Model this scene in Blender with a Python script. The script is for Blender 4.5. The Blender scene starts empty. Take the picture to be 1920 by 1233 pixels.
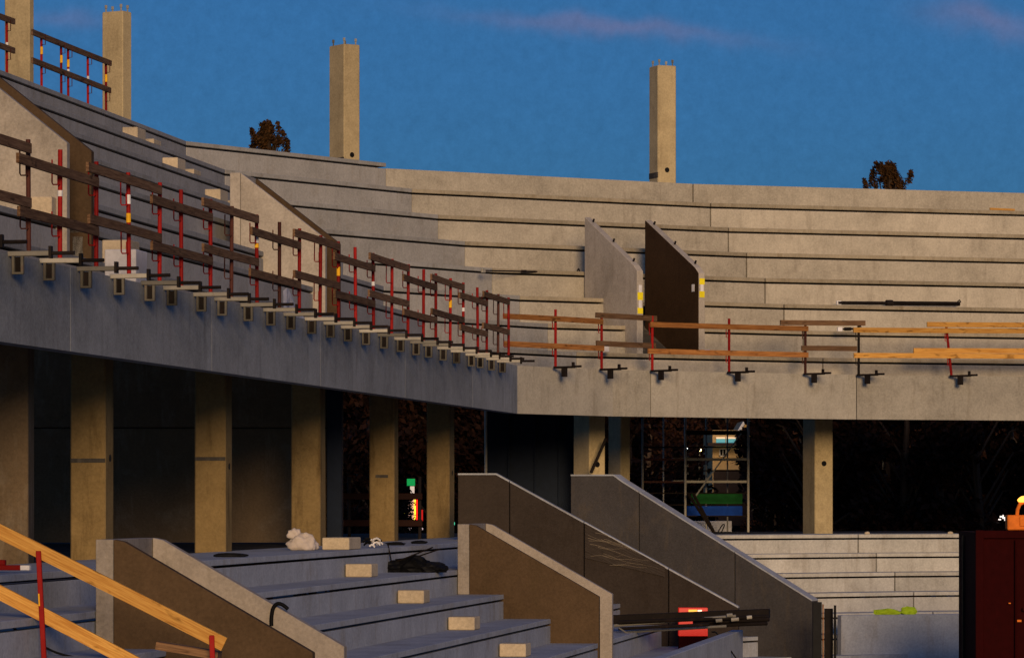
import bpy, bmesh, math, random
from mathutils import Vector, Matrix, noise as mnoise
random.seed(7)
R = math.radians
SC = bpy.context.scene
COL = SC.collection

# ------------------------------------------------------------------ camera
F, U0, V0 = 7000.0, 960.0, 930.0          # focal length and principal point in photo pixels (1920 wide)
GROUND = -3.2                             # the camera height is z = 0
cam_d = bpy.data.cameras.new('camera')
cam = bpy.data.objects.new('camera', cam_d); COL.objects.link(cam)
cam.location = (0, 0, 0); cam.rotation_euler = (R(90), 0, 0)
cam_d.sensor_width = 36; cam_d.sensor_fit = 'HORIZONTAL'
cam_d.lens = 36 * F / 1920
cam_d.shift_y = (V0 - 616.5) / 1920
cam_d.clip_start = 0.5; cam_d.clip_end = 6000
SC.camera = cam
SC.view_settings.view_transform = 'Standard'
SC.view_settings.look = 'None'
SC.view_settings.exposure = 0.12
SC.view_settings.gamma = 1.0

# ------------------------------------------------------------------ light
SUN_AZ = R(6)        # to the right of straight behind the camera
SUN_EL = R(11)
to_sun = Vector((math.sin(SUN_AZ) * math.cos(SUN_EL), -math.cos(SUN_AZ) * math.cos(SUN_EL), math.sin(SUN_EL)))
sd = bpy.data.lights.new('sun', 'SUN'); sun = bpy.data.objects.new('sun', sd); COL.objects.link(sun)
sd.energy = 2.75; sd.angle = R(14); sd.color = (1.0, 0.69, 0.39)
sun.rotation_euler = to_sun.to_track_quat('Z', 'Y').to_euler()
sun.location = (0, -20, 40)

W = bpy.data.worlds.new('World'); SC.world = W; W.use_nodes = True
nt = W.node_tree; nt.nodes.clear()
def N(t, kind, **kw):
    n = t.nodes.new(kind)
    for k, v in kw.items(): setattr(n, k, v)
    return n
def math_node(t, op, a, b=None, c=None, clamp=False):
    n = N(t, 'ShaderNodeMath', operation=op); n.use_clamp = clamp
    for i, x in enumerate((a, b, c)):
        if x is None: continue
        if isinstance(x, (int, float)): n.inputs[i].default_value = x
        else: t.links.new(x, n.inputs[i])
    return n.outputs[0]
def mix_node(t, fac, a, b, blend='MIX'):
    n = N(t, 'ShaderNodeMix', data_type='RGBA', blend_type=blend)
    for i, x in ((0, fac), (6, a), (7, b)):
        if isinstance(x, (int, float)): n.inputs[i].default_value = x
        elif isinstance(x, tuple): n.inputs[i].default_value = (*x[:3], 1)
        else: t.links.new(x, n.inputs[i])
    return n.outputs[2]
sky = N(nt, 'ShaderNodeTexSky', sky_type='NISHITA'); sky.sun_disc = False
sky.sun_elevation = SUN_EL; sky.sun_rotation = math.atan2(to_sun.x, to_sun.y)
sky.air_density = 1.3; sky.dust_density = 0.6; sky.ozone_density = 3.0
tc = N(nt, 'ShaderNodeTexCoord')
sep = N(nt, 'ShaderNodeSeparateXYZ'); nt.links.new(tc.outputs['Generated'], sep.inputs[0])
X_, Y_, Z_ = sep.outputs
# dusk: the eastern half of the sky (away from the afterglow) goes deep blue, the west stays paler
ramp = N(nt, 'ShaderNodeValToRGB')
nt.links.new(math_node(nt, 'MULTIPLY_ADD', Y_, 0.5, 0.5), ramp.inputs[0])
e = ramp.color_ramp.elements
e[0].position = 0.0; e[0].color = (0.68, 0.82, 1.08, 1)
e[1].position = 1.0; e[1].color = (0.080, 0.228, 0.545, 1)
m = e.new(0.55); m.color = (0.31, 0.63, 1.22, 1)
tinted = mix_node(nt, 1.0, sky.outputs[0], ramp.outputs[0], 'MULTIPLY')
# low west and zenith dimmed on purpose, to darken treads and the space under the deck
er = N(nt, 'ShaderNodeValToRGB'); nt.links.new(Z_, er.inputs[0]); ee = er.color_ramp.elements
ee[0].position = 0.0; ee[0].color = (.16, .15, .16, 1); ee[1].position = 1.0; ee[1].color = (.34, .42, .60, 1)
q_ = ee.new(.14); q_.color = (.42, .40, .40, 1)
q_ = ee.new(.34); q_.color = (1.05, 1.0, 1.0, 1)
q_ = ee.new(.62); q_.color = (.75, .78, .9, 1)
west = math_node(nt, 'MULTIPLY_ADD', Y_, -2.5, 1.6, clamp=True)
tinted = mix_node(nt, west, tinted, mix_node(nt, 1.0, tinted, er.outputs[0], 'MULTIPLY'))
lo_el = N(nt, 'ShaderNodeMapRange'); lo_el.inputs[1].default_value = .06; lo_el.inputs[2].default_value = .135
nt.links.new(Z_, lo_el.inputs[0])
tinted = mix_node(nt, 1.0, tinted, mix_node(nt, lo_el.outputs[0], (.80, .93, 1.12), (1.0, 1.0, 1.0)), 'MULTIPLY')
# faint pink cloud streaks low in the east
yy = math_node(nt, 'MAXIMUM', Y_, 0.05)
az = math_node(nt, 'DIVIDE', X_, yy); el = math_node(nt, 'DIVIDE', Z_, yy)
nz = N(nt, 'ShaderNodeTexNoise'); nz.inputs['Scale'].default_value = 46; nz.inputs['Detail'].default_value = 4
nt.links.new(tc.outputs['Generated'], nz.inputs['Vector'])
nzv = math_node(nt, 'SUBTRACT', nz.outputs[0], 0.5)
mask = None
for (cu, cv, hw, hh, slope, amp) in ((1140, 55, 230, 16, 0.10, .85), (1850, 45, 105, 25, 0.2, .8), (130, 34, 75, 18, 0.0, 0.45)):
    ca, ce = (cu - U0) / F, (V0 - cv) / F
    da = math_node(nt, 'SUBTRACT', az, ca)
    de = math_node(nt, 'ADD', math_node(nt, 'SUBTRACT', el, ce), math_node(nt, 'MULTIPLY', da, slope))
    de = math_node(nt, 'ADD', de, math_node(nt, 'MULTIPLY', nzv, 0.014))
    q = math_node(nt, 'ADD', math_node(nt, 'POWER', math_node(nt, 'ABSOLUTE', math_node(nt, 'DIVIDE', da, hw / F)), 2.0),
                  math_node(nt, 'POWER', math_node(nt, 'ABSOLUTE', math_node(nt, 'DIVIDE', de, hh / F)), 2.0))
    mk = math_node(nt, 'MULTIPLY', math_node(nt, 'EXPONENT', math_node(nt, 'MULTIPLY', q, -1.0)), amp)
    mask = mk if mask is None else math_node(nt, 'MAXIMUM', mask, mk)
front = math_node(nt, 'GREATER_THAN', Y_, 0.2)
mask = math_node(nt, 'MULTIPLY', mask, front)
mo = N(nt, 'ShaderNodeTexNoise'); mo.inputs['Scale'].default_value = 260; mo.inputs['Detail'].default_value = 7; mo.inputs['Roughness'].default_value = .85
nt.links.new(tc.outputs['Generated'], mo.inputs['Vector'])
mor = N(nt, 'ShaderNodeMapRange'); nt.links.new(mo.outputs[0], mor.inputs[0])
for i_, v_ in ((1, .25), (2, .75), (3, .86), (4, 1.14)): mor.inputs[i_].default_value = v_
mcb = N(nt, 'ShaderNodeCombineXYZ')
for i_ in range(3): nt.links.new(mor.outputs[0], mcb.inputs[i_])
tinted = mix_node(nt, 1.0, tinted, mcb.outputs[0], 'MULTIPLY')
cloud = mix_node(nt, 1.0, tinted, (3.3, 1.05, 0.90), 'MULTIPLY')
skyc = mix_node(nt, mask, tinted, cloud)
bg = N(nt, 'ShaderNodeBackground'); bg.inputs[1].default_value = 0.115
nt.links.new(skyc, bg.inputs[0])
wo = N(nt, 'ShaderNodeOutputWorld'); nt.links.new(bg.outputs[0], wo.inputs[0])

# ------------------------------------------------------------------ materials
def base_mat(name, rough=0.85, metal=0.0):
    m = bpy.data.materials.new(name); m.use_nodes = True
    t = m.node_tree; b = t.nodes['Principled BSDF']
    b.inputs['Roughness'].default_value = rough; b.inputs['Metallic'].default_value = metal
    b.inputs['Specular IOR Level'].default_value = 0.25 if metal > 0 or rough < .45 else 0.04
    return m, t, b
def tex_vec(t, scale=(1, 1, 1)):
    c = N(t, 'ShaderNodeTexCoord'); oi = N(t, 'ShaderNodeObjectInfo')
    mp = N(t, 'ShaderNodeMapping'); mp.inputs['Scale'].default_value = scale
    ad = N(t, 'ShaderNodeVectorMath', operation='ADD')
    cb = N(t, 'ShaderNodeCombineXYZ')
    k = math_node(t, 'MULTIPLY', oi.outputs['Random'], 37.0)
    for i in range(3): t.links.new(k, cb.inputs[i])
    t.links.new(c.outputs['Object'], ad.inputs[0]); t.links.new(cb.outputs[0], ad.inputs[1])
    t.links.new(ad.outputs[0], mp.inputs[0])
    return mp.outputs[0], oi.outputs['Random']
def noise_node(t, vec, scale, detail=4, rough=0.55):
    n = N(t, 'ShaderNodeTexNoise'); n.inputs['Scale'].default_value = scale
    n.inputs['Detail'].default_value = detail; n.inputs['Roughness'].default_value = rough
    t.links.new(vec, n.inputs['Vector']); return n.outputs[0]
def concrete(name, col, stain=(0.20, 0.17, 0.13), var=0.12, grain=0.32, stains=0.5):
    m, t, b = base_mat(name, 0.9)
    v, rnd = tex_vec(t)
    vs, _ = tex_vec(t, (2.2, 2.2, 0.35))
    big = noise_node(t, v, 0.9, 5); fine = noise_node(t, v, 26, 2, 0.7); mid = noise_node(t, v, 5, 4, 0.6)
    streak = noise_node(t, vs, 2.3, 6, 0.65)
    k = math_node(t, 'MULTIPLY_ADD', rnd, var * 2, 1 - var)
    k = math_node(t, 'ADD', k, math_node(t, 'MULTIPLY_ADD', big, 0.7, -0.35))
    k = math_node(t, 'ADD', k, math_node(t, 'MULTIPLY_ADD', mid, 0.36, -0.18))
    k = math_node(t, 'ADD', k, math_node(t, 'MULTIPLY_ADD', fine, grain * 2, -grain))
    k = math_node(t, 'MAXIMUM', k, 0.15)
    sm = math_node(t, 'MULTIPLY', math_node(t, 'MULTIPLY_ADD', streak, 5.0, -2.7, clamp=True), stains)
    c1 = mix_node(t, sm, col, stain)
    bm_ = math_node(t, 'MULTIPLY', math_node(t, 'MULTIPLY_ADD', noise_node(t, v, 1.7, 6, 0.62), 6.0, -3.3, clamp=True), 0.38)
    c1 = mix_node(t, bm_, c1, stain)
    cb = N(t, 'ShaderNodeCombineXYZ')
    for i in range(3): t.links.new(k, cb.inputs[i])
    c2 = mix_node(t, 1.0, c1, cb.outputs[0], 'MULTIPLY')
    t.links.new(c2, b.inputs['Base Color'])
    bp = N(t, 'ShaderNodeBump'); bp.inputs['Strength'].default_value = 0.25; bp.inputs['Distance'].default_value = 0.01
    t.links.new(fine, bp.inputs['Height']); t.links.new(bp.outputs[0], b.inputs['Normal'])
    return m
def painted(name, col, var=0.35, rough=0.5, metal=0.0, rust=(0.07, 0.03, 0.02), rustk=0.4, scale=9):
    m, t, b = base_mat(name, rough, metal)
    v, rnd = tex_vec(t)
    n1 = noise_node(t, v, scale, 5, 0.65)
    k = math_node(t, 'MULTIPLY_ADD', rnd, var * 2, 1 - var)
    k = math_node(t, 'MULTIPLY', k, math_node(t, 'MULTIPLY_ADD', n1, 0.8, 0.6))
    cb = N(t, 'ShaderNodeCombineXYZ')
    for i in range(3): t.links.new(k, cb.inputs[i])
    sm = math_node(t, 'MULTIPLY', math_node(t, 'MULTIPLY_ADD', n1, 6.0, -3.4, clamp=True), rustk)
    c = mix_node(t, 1.0, mix_node(t, sm, col, rust), cb.outputs[0], 'MULTIPLY')
    t.links.new(c, b.inputs['Base Color'])
    return m
def wood(name, col, dark):
    m, t, b = base_mat(name, 0.8)
    v, rnd = tex_vec(t, (0.9, 9, 22))
    v2, _ = tex_vec(t, (2.0, 6, 6))
    g = noise_node(t, v, 3.0, 6, 0.65); kn = noise_node(t, v2, 2.2, 2, 0.5)
    c = mix_node(t, math_node(t, 'MULTIPLY_ADD', g, 4.0, -1.5, clamp=True), dark, col)
    c = mix_node(t, math_node(t, 'MULTIPLY', math_node(t, 'MULTIPLY_ADD', kn, 10.0, -6.2, clamp=True), 0.75), c, tuple(x * 0.35 for x in dark))
    k = math_node(t, 'MULTIPLY_ADD', rnd, 0.5, 0.75)
    cb = N(t, 'ShaderNodeCombineXYZ')
    for i in range(3): t.links.new(k, cb.inputs[i])
    t.links.new(mix_node(t, 1.0, c, cb.outputs[0], 'MULTIPLY'), b.inputs['Base Color'])
    return m
def glow(name, col, s):
    m = bpy.data.materials.new(name); m.use_nodes = True
    b = m.node_tree.nodes['Principled BSDF']
    b.inputs['Base Color'].default_value = (*col, 1)
    b.inputs['Emission Color'].default_value = (*col, 1); b.inputs['Emission Strength'].default_value = s
    return m
M = {}
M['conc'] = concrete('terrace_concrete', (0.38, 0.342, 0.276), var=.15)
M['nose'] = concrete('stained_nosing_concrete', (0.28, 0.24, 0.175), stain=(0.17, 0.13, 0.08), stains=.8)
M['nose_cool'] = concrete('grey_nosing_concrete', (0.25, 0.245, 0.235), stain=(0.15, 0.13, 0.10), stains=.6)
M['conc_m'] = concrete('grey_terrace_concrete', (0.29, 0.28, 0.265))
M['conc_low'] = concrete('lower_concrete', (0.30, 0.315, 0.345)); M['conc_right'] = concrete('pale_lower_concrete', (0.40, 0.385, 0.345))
M['fascia'] = concrete('fascia_concrete', (0.30, 0.278, 0.235), stain=(0.15, 0.125, 0.09), stains=0.6)
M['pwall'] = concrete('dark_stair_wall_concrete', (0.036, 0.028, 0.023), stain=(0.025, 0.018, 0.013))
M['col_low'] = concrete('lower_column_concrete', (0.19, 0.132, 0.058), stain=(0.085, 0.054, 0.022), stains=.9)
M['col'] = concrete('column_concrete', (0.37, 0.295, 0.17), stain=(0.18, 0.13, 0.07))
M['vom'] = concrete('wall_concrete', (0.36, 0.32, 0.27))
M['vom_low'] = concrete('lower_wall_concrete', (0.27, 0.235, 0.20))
M['shade_brown'] = concrete('shade_brown_concrete', (0.066, 0.043, 0.025), stain=(0.04, 0.025, 0.014))  # shadow of the near wall put into the far wall's colour
M['shade_face'] = concrete('shade_brown_inner_face', (0.045, 0.026, 0.014), stain=(0.03, 0.017, 0.01))  # shade inside the opening put into a near-black brown
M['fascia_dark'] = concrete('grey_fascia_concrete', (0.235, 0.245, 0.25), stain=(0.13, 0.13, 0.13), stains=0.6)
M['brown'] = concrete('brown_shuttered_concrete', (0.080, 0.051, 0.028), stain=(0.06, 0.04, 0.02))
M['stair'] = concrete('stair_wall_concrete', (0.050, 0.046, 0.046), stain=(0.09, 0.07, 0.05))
M['block'] = concrete('block_concrete', (0.44, 0.36, 0.25), stains=0.15)
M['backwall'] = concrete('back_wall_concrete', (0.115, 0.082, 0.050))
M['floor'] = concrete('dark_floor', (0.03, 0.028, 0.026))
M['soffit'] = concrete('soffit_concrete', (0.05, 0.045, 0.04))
M['red'] = painted('red_paint', (0.22, 0.009, 0.008))
M['rust'] = painted('dark_rusty_steel', (0.06, 0.02, 0.015))
M['jaw'] = painted('dull_jaw_steel', (0.085, 0.078, 0.062), var=0.5, rough=0.6, rustk=0.5)
M['galv'] = painted('galvanised_steel', (0.24, 0.225, 0.19), var=0.6, rough=0.55, metal=0.2, rustk=0.5)
M['dark'] = painted('dark_steel', (0.013, 0.010, 0.009), rough=0.6, rustk=0.2)
M['wood_old'] = wood('weathered_board', (0.17, 0.10, 0.055), (0.075, 0.04, 0.022))
M['wood_mid'] = wood('brown_board', (0.34, 0.15, 0.045), (0.17, 0.065, 0.02))
M['wood_grey'] = wood('grey_brown_board', (0.20, 0.115, 0.06), (0.10, 0.055, 0.03))
M['wood_new'] = wood('fresh_pine', (0.62, 0.34, 0.085), (0.42, 0.19, 0.04))
M['black'] = painted('black_plastic', (0.006, 0.006, 0.007), rustk=0)
M['rubber'] = painted('black_rubber', (0.008, 0.008, 0.009), rustk=0)
M['white'] = painted('white_sheet', (0.62, 0.60, 0.60), var=0.1, rustk=0.15)
M['bag'] = painted('bag_plastic', (0.46, 0.40, 0.36), var=0.1, rustk=0.2)
M['yellow'] = painted('yellow_tape', (0.75, 0.62, 0.02), var=0.05, rustk=0)
M['ylabel'] = painted('amber_label', (0.75, 0.40, 0.02), var=0.05, rustk=0)
M['hivis'] = painted('high_visibility_cloth', (0.40, 0.55, 0.02), var=0.05, rustk=0)
M['redbox'] = None
M['cont'] = painted('dark_red_container_paint', (0.020, 0.0012, 0.0012), var=0.05, rustk=0, rough=.8)
M['navy'] = painted('navy_board', (0.007, 0.012, 0.024), var=0.05, rustk=0)
M['blue'] = painted('blue_netting', (0.004, 0.045, 0.30), var=0.05, rustk=0)
M['green'] = painted('green_netting', (0.006, 0.085, 0.015), var=0.05, rustk=0)
M['bluebit'] = painted('pale_blue_plastic', (0.28, 0.42, 0.62), var=0.05, rustk=0)
M['house'] = painted('ochre_render', (0.50, 0.34, 0.16), var=0.05, rustk=0.1)
M['trim'] = painted('white_trim', (0.75, 0.72, 0.68), var=0.05, rustk=0)
M['roof'] = painted('dark_roof', (0.03, 0.02, 0.018), var=0.1, rustk=0)
M['orange'] = painted('orange_plastic', (0.65, 0.16, 0.02), var=0.05, rustk=0)
M['bark'] = painted('bark', (0.045, 0.03, 0.02), rustk=0.4)
M['ground'] = painted('trodden_earth', (0.05, 0.042, 0.035), var=0.0, scale=0.4)

def leaf_mat(name, a, b_):
    m, t, b = base_mat(name, 0.7)
    g = N(t, 'ShaderNodeNewGeometry')
    c = mix_node(t, g.outputs['Random Per Island'], a, b_)
    t.links.new(c, b.inputs['Base Color'])
    return m
M['dimred'] = painted('dim_red_paint', (0.014, 0.003, 0.002), var=0.1, rustk=0)
M['redbox'] = glow('lit_red_sign', (0.9, 0.012, 0.003), 0.42); M['redbox'].node_tree.nodes['Principled BSDF'].inputs['Base Color'].default_value = (.25, .01, .008, 1)
M['amber_lit'] = glow('lit_amber_label', (.9, .45, .05), .7); M['white_lit'] = glow('lit_white_label', (.95, .8, .6), .8)
M['leaf'] = leaf_mat('autumn_leaves', (0.014, 0.009, 0.004), (0.066, 0.030, 0.010))
M['leaf2'] = leaf_mat('dull_leaves', (0.006, 0.0035, 0.0025), (0.034, 0.014, 0.008))

# ------------------------------------------------------------------ mesh helpers
class MB:
    def __init__(self): self.v = []; self.f = []
    def poly(self, pts):
        i = len(self.v); self.v += [Vector(p) for p in pts]; self.f.append(tuple(range(i, i + len(pts))))
    def hexa(self, a, b):           # two quads (bottom/top or front/back) joined
        i = len(self.v); n = len(a); self.v += [Vector(p) for p in a] + [Vector(p) for p in b]
        self.f.append(tuple(range(i + n - 1, i - 1, -1))); self.f.append(tuple(range(i + n, i + 2 * n)))
        for k in range(n):
            l = (k + 1) % n
            self.f.append((i + k, i + l, i + n + l, i + n + k))
        return self
    def box(self, c, ax, ay, az, sx, sy, sz):
        c = Vector(c); ax = Vector(ax) * sx / 2; ay = Vector(ay) * sy / 2; az = Vector(az) * sz / 2
        a = [c - ax - ay - az, c + ax - ay - az, c + ax + ay - az, c - ax + ay - az]
        return self.hexa(a, [p + az * 2 for p in a])
    def abox(self, x0, x1, y0, y1, z0, z1):
        a = [(x0, y0, z0), (x1, y0, z0), (x1, y1, z0), (x0, y1, z0)]
        return self.hexa(a, [(p[0], p[1], z1) for p in a])
    def tube(self, pts, r, n=8, r2=None):
        pts = [Vector(p) for p in pts]; r2 = r if r2 is None else r2
        rings = []; up = None
        for i, p in enumerate(pts):
            d = (pts[min(i + 1, len(pts) - 1)] - pts[max(i - 1, 0)]).normalized()
            if up is None:
                up = Vector((0, 0, 1)) if abs(d.z) < 0.9 else Vector((1, 0, 0))
            s = d.cross(up).normalized(); up2 = s.cross(d).normalized(); up = up2
            rr = r + (r2 - r) * i / max(1, len(pts) - 1)
            k = len(self.v)
            for j in range(n):
                a = 2 * math.pi * j / n
                self.v.append(p + (s * math.cos(a) + up2 * math.sin(a)) * rr)
            rings.append(k)
        for a, b in zip(rings, rings[1:]):
            for j in range(n):
                l = (j + 1) % n
                self.f.append((a + j, a + l, b + l, b + j))
        self.f.append(tuple(rings[0] + j for j in range(n - 1, -1, -1)))
        self.f.append(tuple(rings[-1] + j for j in range(n)))
        return self
    def build(self, name, mat, parent=None, bevel=0.0, smooth=False, loc=None):
        org = Vector(parent.location) if parent is not None else Vector(loc if loc is not None else (0, 0, 0))
        me = bpy.data.meshes.new(name)
        me.from_pydata([tuple(p - org) for p in self.v], [], self.f)
        bm = bmesh.new(); bm.from_mesh(me)
        bmesh.ops.recalc_face_normals(bm, faces=bm.faces[:])
        if bevel > 0:
            bmesh.ops.bevel(bm, geom=[e for e in bm.edges if len(e.link_faces) == 2 and e.calc_face_angle(0) > 0.5], offset=bevel, segments=1, affect='EDGES', clamp_overlap=True)
        bm.to_mesh(me); bm.free()
        me.materials.append(mat)
        if smooth:
            for p in me.polygons: p.use_smooth = True
        o = bpy.data.objects.new(name, me); COL.objects.link(o)
        if parent is not None: o.parent = parent
        else: o.location = org
        return o
def tag(o, label=None, cat=None, group=None, kind=None):
    if label: o['label'] = label
    if cat: o['category'] = cat
    if group: o['group'] = group
    if kind: o['kind'] = kind
    return o
def thing(name, loc, label, cat, group=None):
    o = bpy.data.objects.new(name, None); COL.objects.link(o); o.location = loc
    o.empty_display_size = 0.2
    return tag(o, label, cat, group)
def copy_tree(o, parent=None):
    c = o.copy(); COL.objects.link(c)
    if parent is not None: c.parent = parent
    for ch in list(o.children): copy_tree(ch, c)
    return c
ORD = ['', 'first', 'second', 'third', 'fourth', 'fifth', 'sixth', 'seventh', 'eighth', 'ninth', 'tenth', 'eleventh', 'twelfth',
       'thirteenth', 'fourteenth', 'fifteenth', 'sixteenth', 'seventeenth', 'eighteenth', 'nineteenth', 'twentieth',
       'twenty-first', 'twenty-second', 'twenty-third', 'twenty-fourth', 'twenty-fifth', 'twenty-sixth']

# ------------------------------------------------------------------ plan of the stand (sections along a bent front line)
UP = Vector((0, 0, 1))
def dirv(a): return Vector((math.sin(R(a)), math.cos(R(a)), 0))
ANG = [9.13, 38.0, 59.5, 72.0]
A = Vector((0.097, 67.74, 0)); B = Vector((1.899, 70.05, 0)); C = Vector((6.552, 72.79, 0))
DIR = [dirv(a) for a in ANG]
FN = [Vector((d.y, -d.x, 0)) for d in DIR]          # towards the pitch
START = A - DIR[0] * 47
END = C + DIR[3] * 26
CORN = [START, A, B, C, END]
ORG = [A, A, B, C]
def S(sec, s, o, z=0.0): return ORG[sec] + DIR[sec] * s + FN[sec] * o + UP * z
def hit(sec, u, o):
    """distance s along a section's line at offset o seen at photo column u"""
    k = (u - U0) / F; p = ORG[sec] + FN[sec] * o; d = DIR[sec]
    return (k * p.y - p.x) / (d.x - k * d.y)
def corner(i, o):
    """corner i of the front line shifted by o towards the pitch (mitred)"""
    if i == 0: return START + FN[0] * o
    if i == 4: return END + FN[3] * o
    n1, n2 = FN[i - 1], FN[i]
    b = (n1 + n2).normalized()
    return CORN[i] + b * (o / b.dot(n1))
def at(u, v, y): return Vector(((u - U0) / F * y, y, (V0 - v) / F * y))
def on_cross(s0, u, v, sec=0):
    """point seen at (u, v) lying in the vertical plane across the section at distance s0"""
    k = (u - U0) / F; p = ORG[sec] + DIR[sec] * s0; n = FN[sec]
    o = (k * p.y - p.x) / (n.x - k * n.y)
    q = p + n * o
    return Vector((q.x, q.y, (V0 - v) / F * q.y)), o

def strip(mb, sec, o_front, o_back, z0, z1, trim0=0.0, trim1=0.0, s0=None, s1=None):
    """a bar of the section's full length (mitred at the corners) between two offsets and two heights"""
    def end(i, o, s, t):
        if s is not None: return S(sec, s(o) if callable(s) else s, o)
        return corner(i, o) + DIR[sec] * t
    pf0, pb0 = end(sec, o_front, s0, trim0), end(sec, o_back, s0, trim0)
    pf1, pb1 = end(sec + 1, o_front, s1, -trim1), end(sec + 1, o_back, s1, -trim1)
    a = [pf0, pf1, pb1, pb0]
    mb.hexa([p + UP * z0 for p in a], [p + UP * z1 for p in a])

# ------------------------------------------------------------------ setting
g = MB(); g.poly([(-1500, -300, GROUND), (1500, -300, GROUND), (1500, 3500, GROUND), (-1500, 3500, GROUND)])
tag(g.build('ground', M['ground']), kind='structure')

# ------------------------------------------------------------------ upper tier
ZB, ZP = 1.5, 2.37
ZJ0, RISE, TREAD, ROW0 = 2.64, 0.566, 0.80, 1.0
def zj(k): return ZJ0 + RISE * k
def ok(k): return -(ROW0 + TREAD * k)
NOSE = 0.095
TRIM = [(0, .006), (.006, .006), (.006, .014), (.014, 0)]
SECNAME = ['left wing of the upper stand with bluish shaded terraces and a long fascia', 'short bent corner of the upper stand between the left wing and the tan front',
           'tan upper terrace with the dark stair opening and two slanting walls', 'tan upper terrace at the right edge above the steel prop']
# stair openings in the upper rows: section -> (s0, s1, rows)
VOM_W_UP = 0.95
s_v1 = hit(0, 131, -1.7); s_v2 = hit(0, 613, -1.6)
n_s0 = hit(2, 1206, -1.37); n_s1 = hit(2, 1312, -1.37)
OPEN = {0: [(s_v1, s_v1 + VOM_W_UP, (1, 2)), (s_v2, s_v2 + VOM_W_UP, (1, 2))], 2: [(n_s0, n_s1, (1, 2, 3))]}
upper = []
for sec in range(4):
    root = thing('upper_terrace', (CORN[sec] + CORN[sec + 1]) / 2 + UP * GROUND, SECNAME[sec], 'grandstand', 'sections of the upper stand')
    upper.append(root)
    t0, t1 = TRIM[sec]
    # fascia panels
    if sec == 0:
        cuts = [hit(0, u, 0) for u in (132, 397, 601, 760, 886)]
        edges = [None] + cuts + [None]
    else: edges = [None, None]
    if sec == 2: edges = [None, hit(2, 1220, 0), None]
    if sec == 3: edges = [None, hit(3, 1606, 0), hit(3, 2150, 0), None]
    g_ = .005 if sec < 2 else .009
    for i in range(len(edges) - 1):
        mb = MB()
        a, b = edges[i], edges[i + 1]
        strip(mb, sec, 0.0, -0.2, ZB, ZP, 0, 0, None if a is None else a + g_, None if b is None else b - g_)
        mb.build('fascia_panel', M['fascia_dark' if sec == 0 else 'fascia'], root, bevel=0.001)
    # gutter behind the parapet and sloping underside
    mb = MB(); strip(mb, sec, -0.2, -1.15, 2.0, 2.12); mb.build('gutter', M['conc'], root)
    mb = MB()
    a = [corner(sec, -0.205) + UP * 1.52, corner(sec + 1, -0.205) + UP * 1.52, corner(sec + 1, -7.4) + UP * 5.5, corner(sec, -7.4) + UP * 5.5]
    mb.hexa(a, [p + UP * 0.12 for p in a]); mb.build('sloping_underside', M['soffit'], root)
    for k in range(8):
        def pieces(rows_of):
            segs = [(None, None)]
            for (s0, s1, rows) in OPEN.get(sec, []):
                if k in rows_of(rows):
                    last = segs.pop(); segs += [(last[0], s0), (s1, last[1])]
            return segs
        mb = MB(); tb = MB()
        zbot = ZJ0 - 0.45 if k == 0 else zj(k - 1) + NOSE - 0.02
        plain = k == 7 and sec >= 2
        for (s0, s1) in pieces(lambda r: r):
            if plain: strip(mb, sec, ok(k), ok(k) - 0.16, zbot, zj(7) - 0.01, t0, t1, s0, s1)
            else: strip(mb, sec, ok(k), ok(k) - 0.14, zbot, zj(k) - 0.019, t0, t1, s0, s1)
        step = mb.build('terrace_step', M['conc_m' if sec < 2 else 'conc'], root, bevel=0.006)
        if not plain:
            for (s0, s1) in pieces(lambda r: r):
                strip(tb, sec, ok(k) + 0.004, ok(k) - 0.93, zj(k) + 0.019, zj(k) + NOSE, t0, t1, s0, s1)
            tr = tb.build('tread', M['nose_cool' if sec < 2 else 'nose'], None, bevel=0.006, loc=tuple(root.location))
            tr.parent = step; tr.location = (0, 0, 0)

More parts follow.
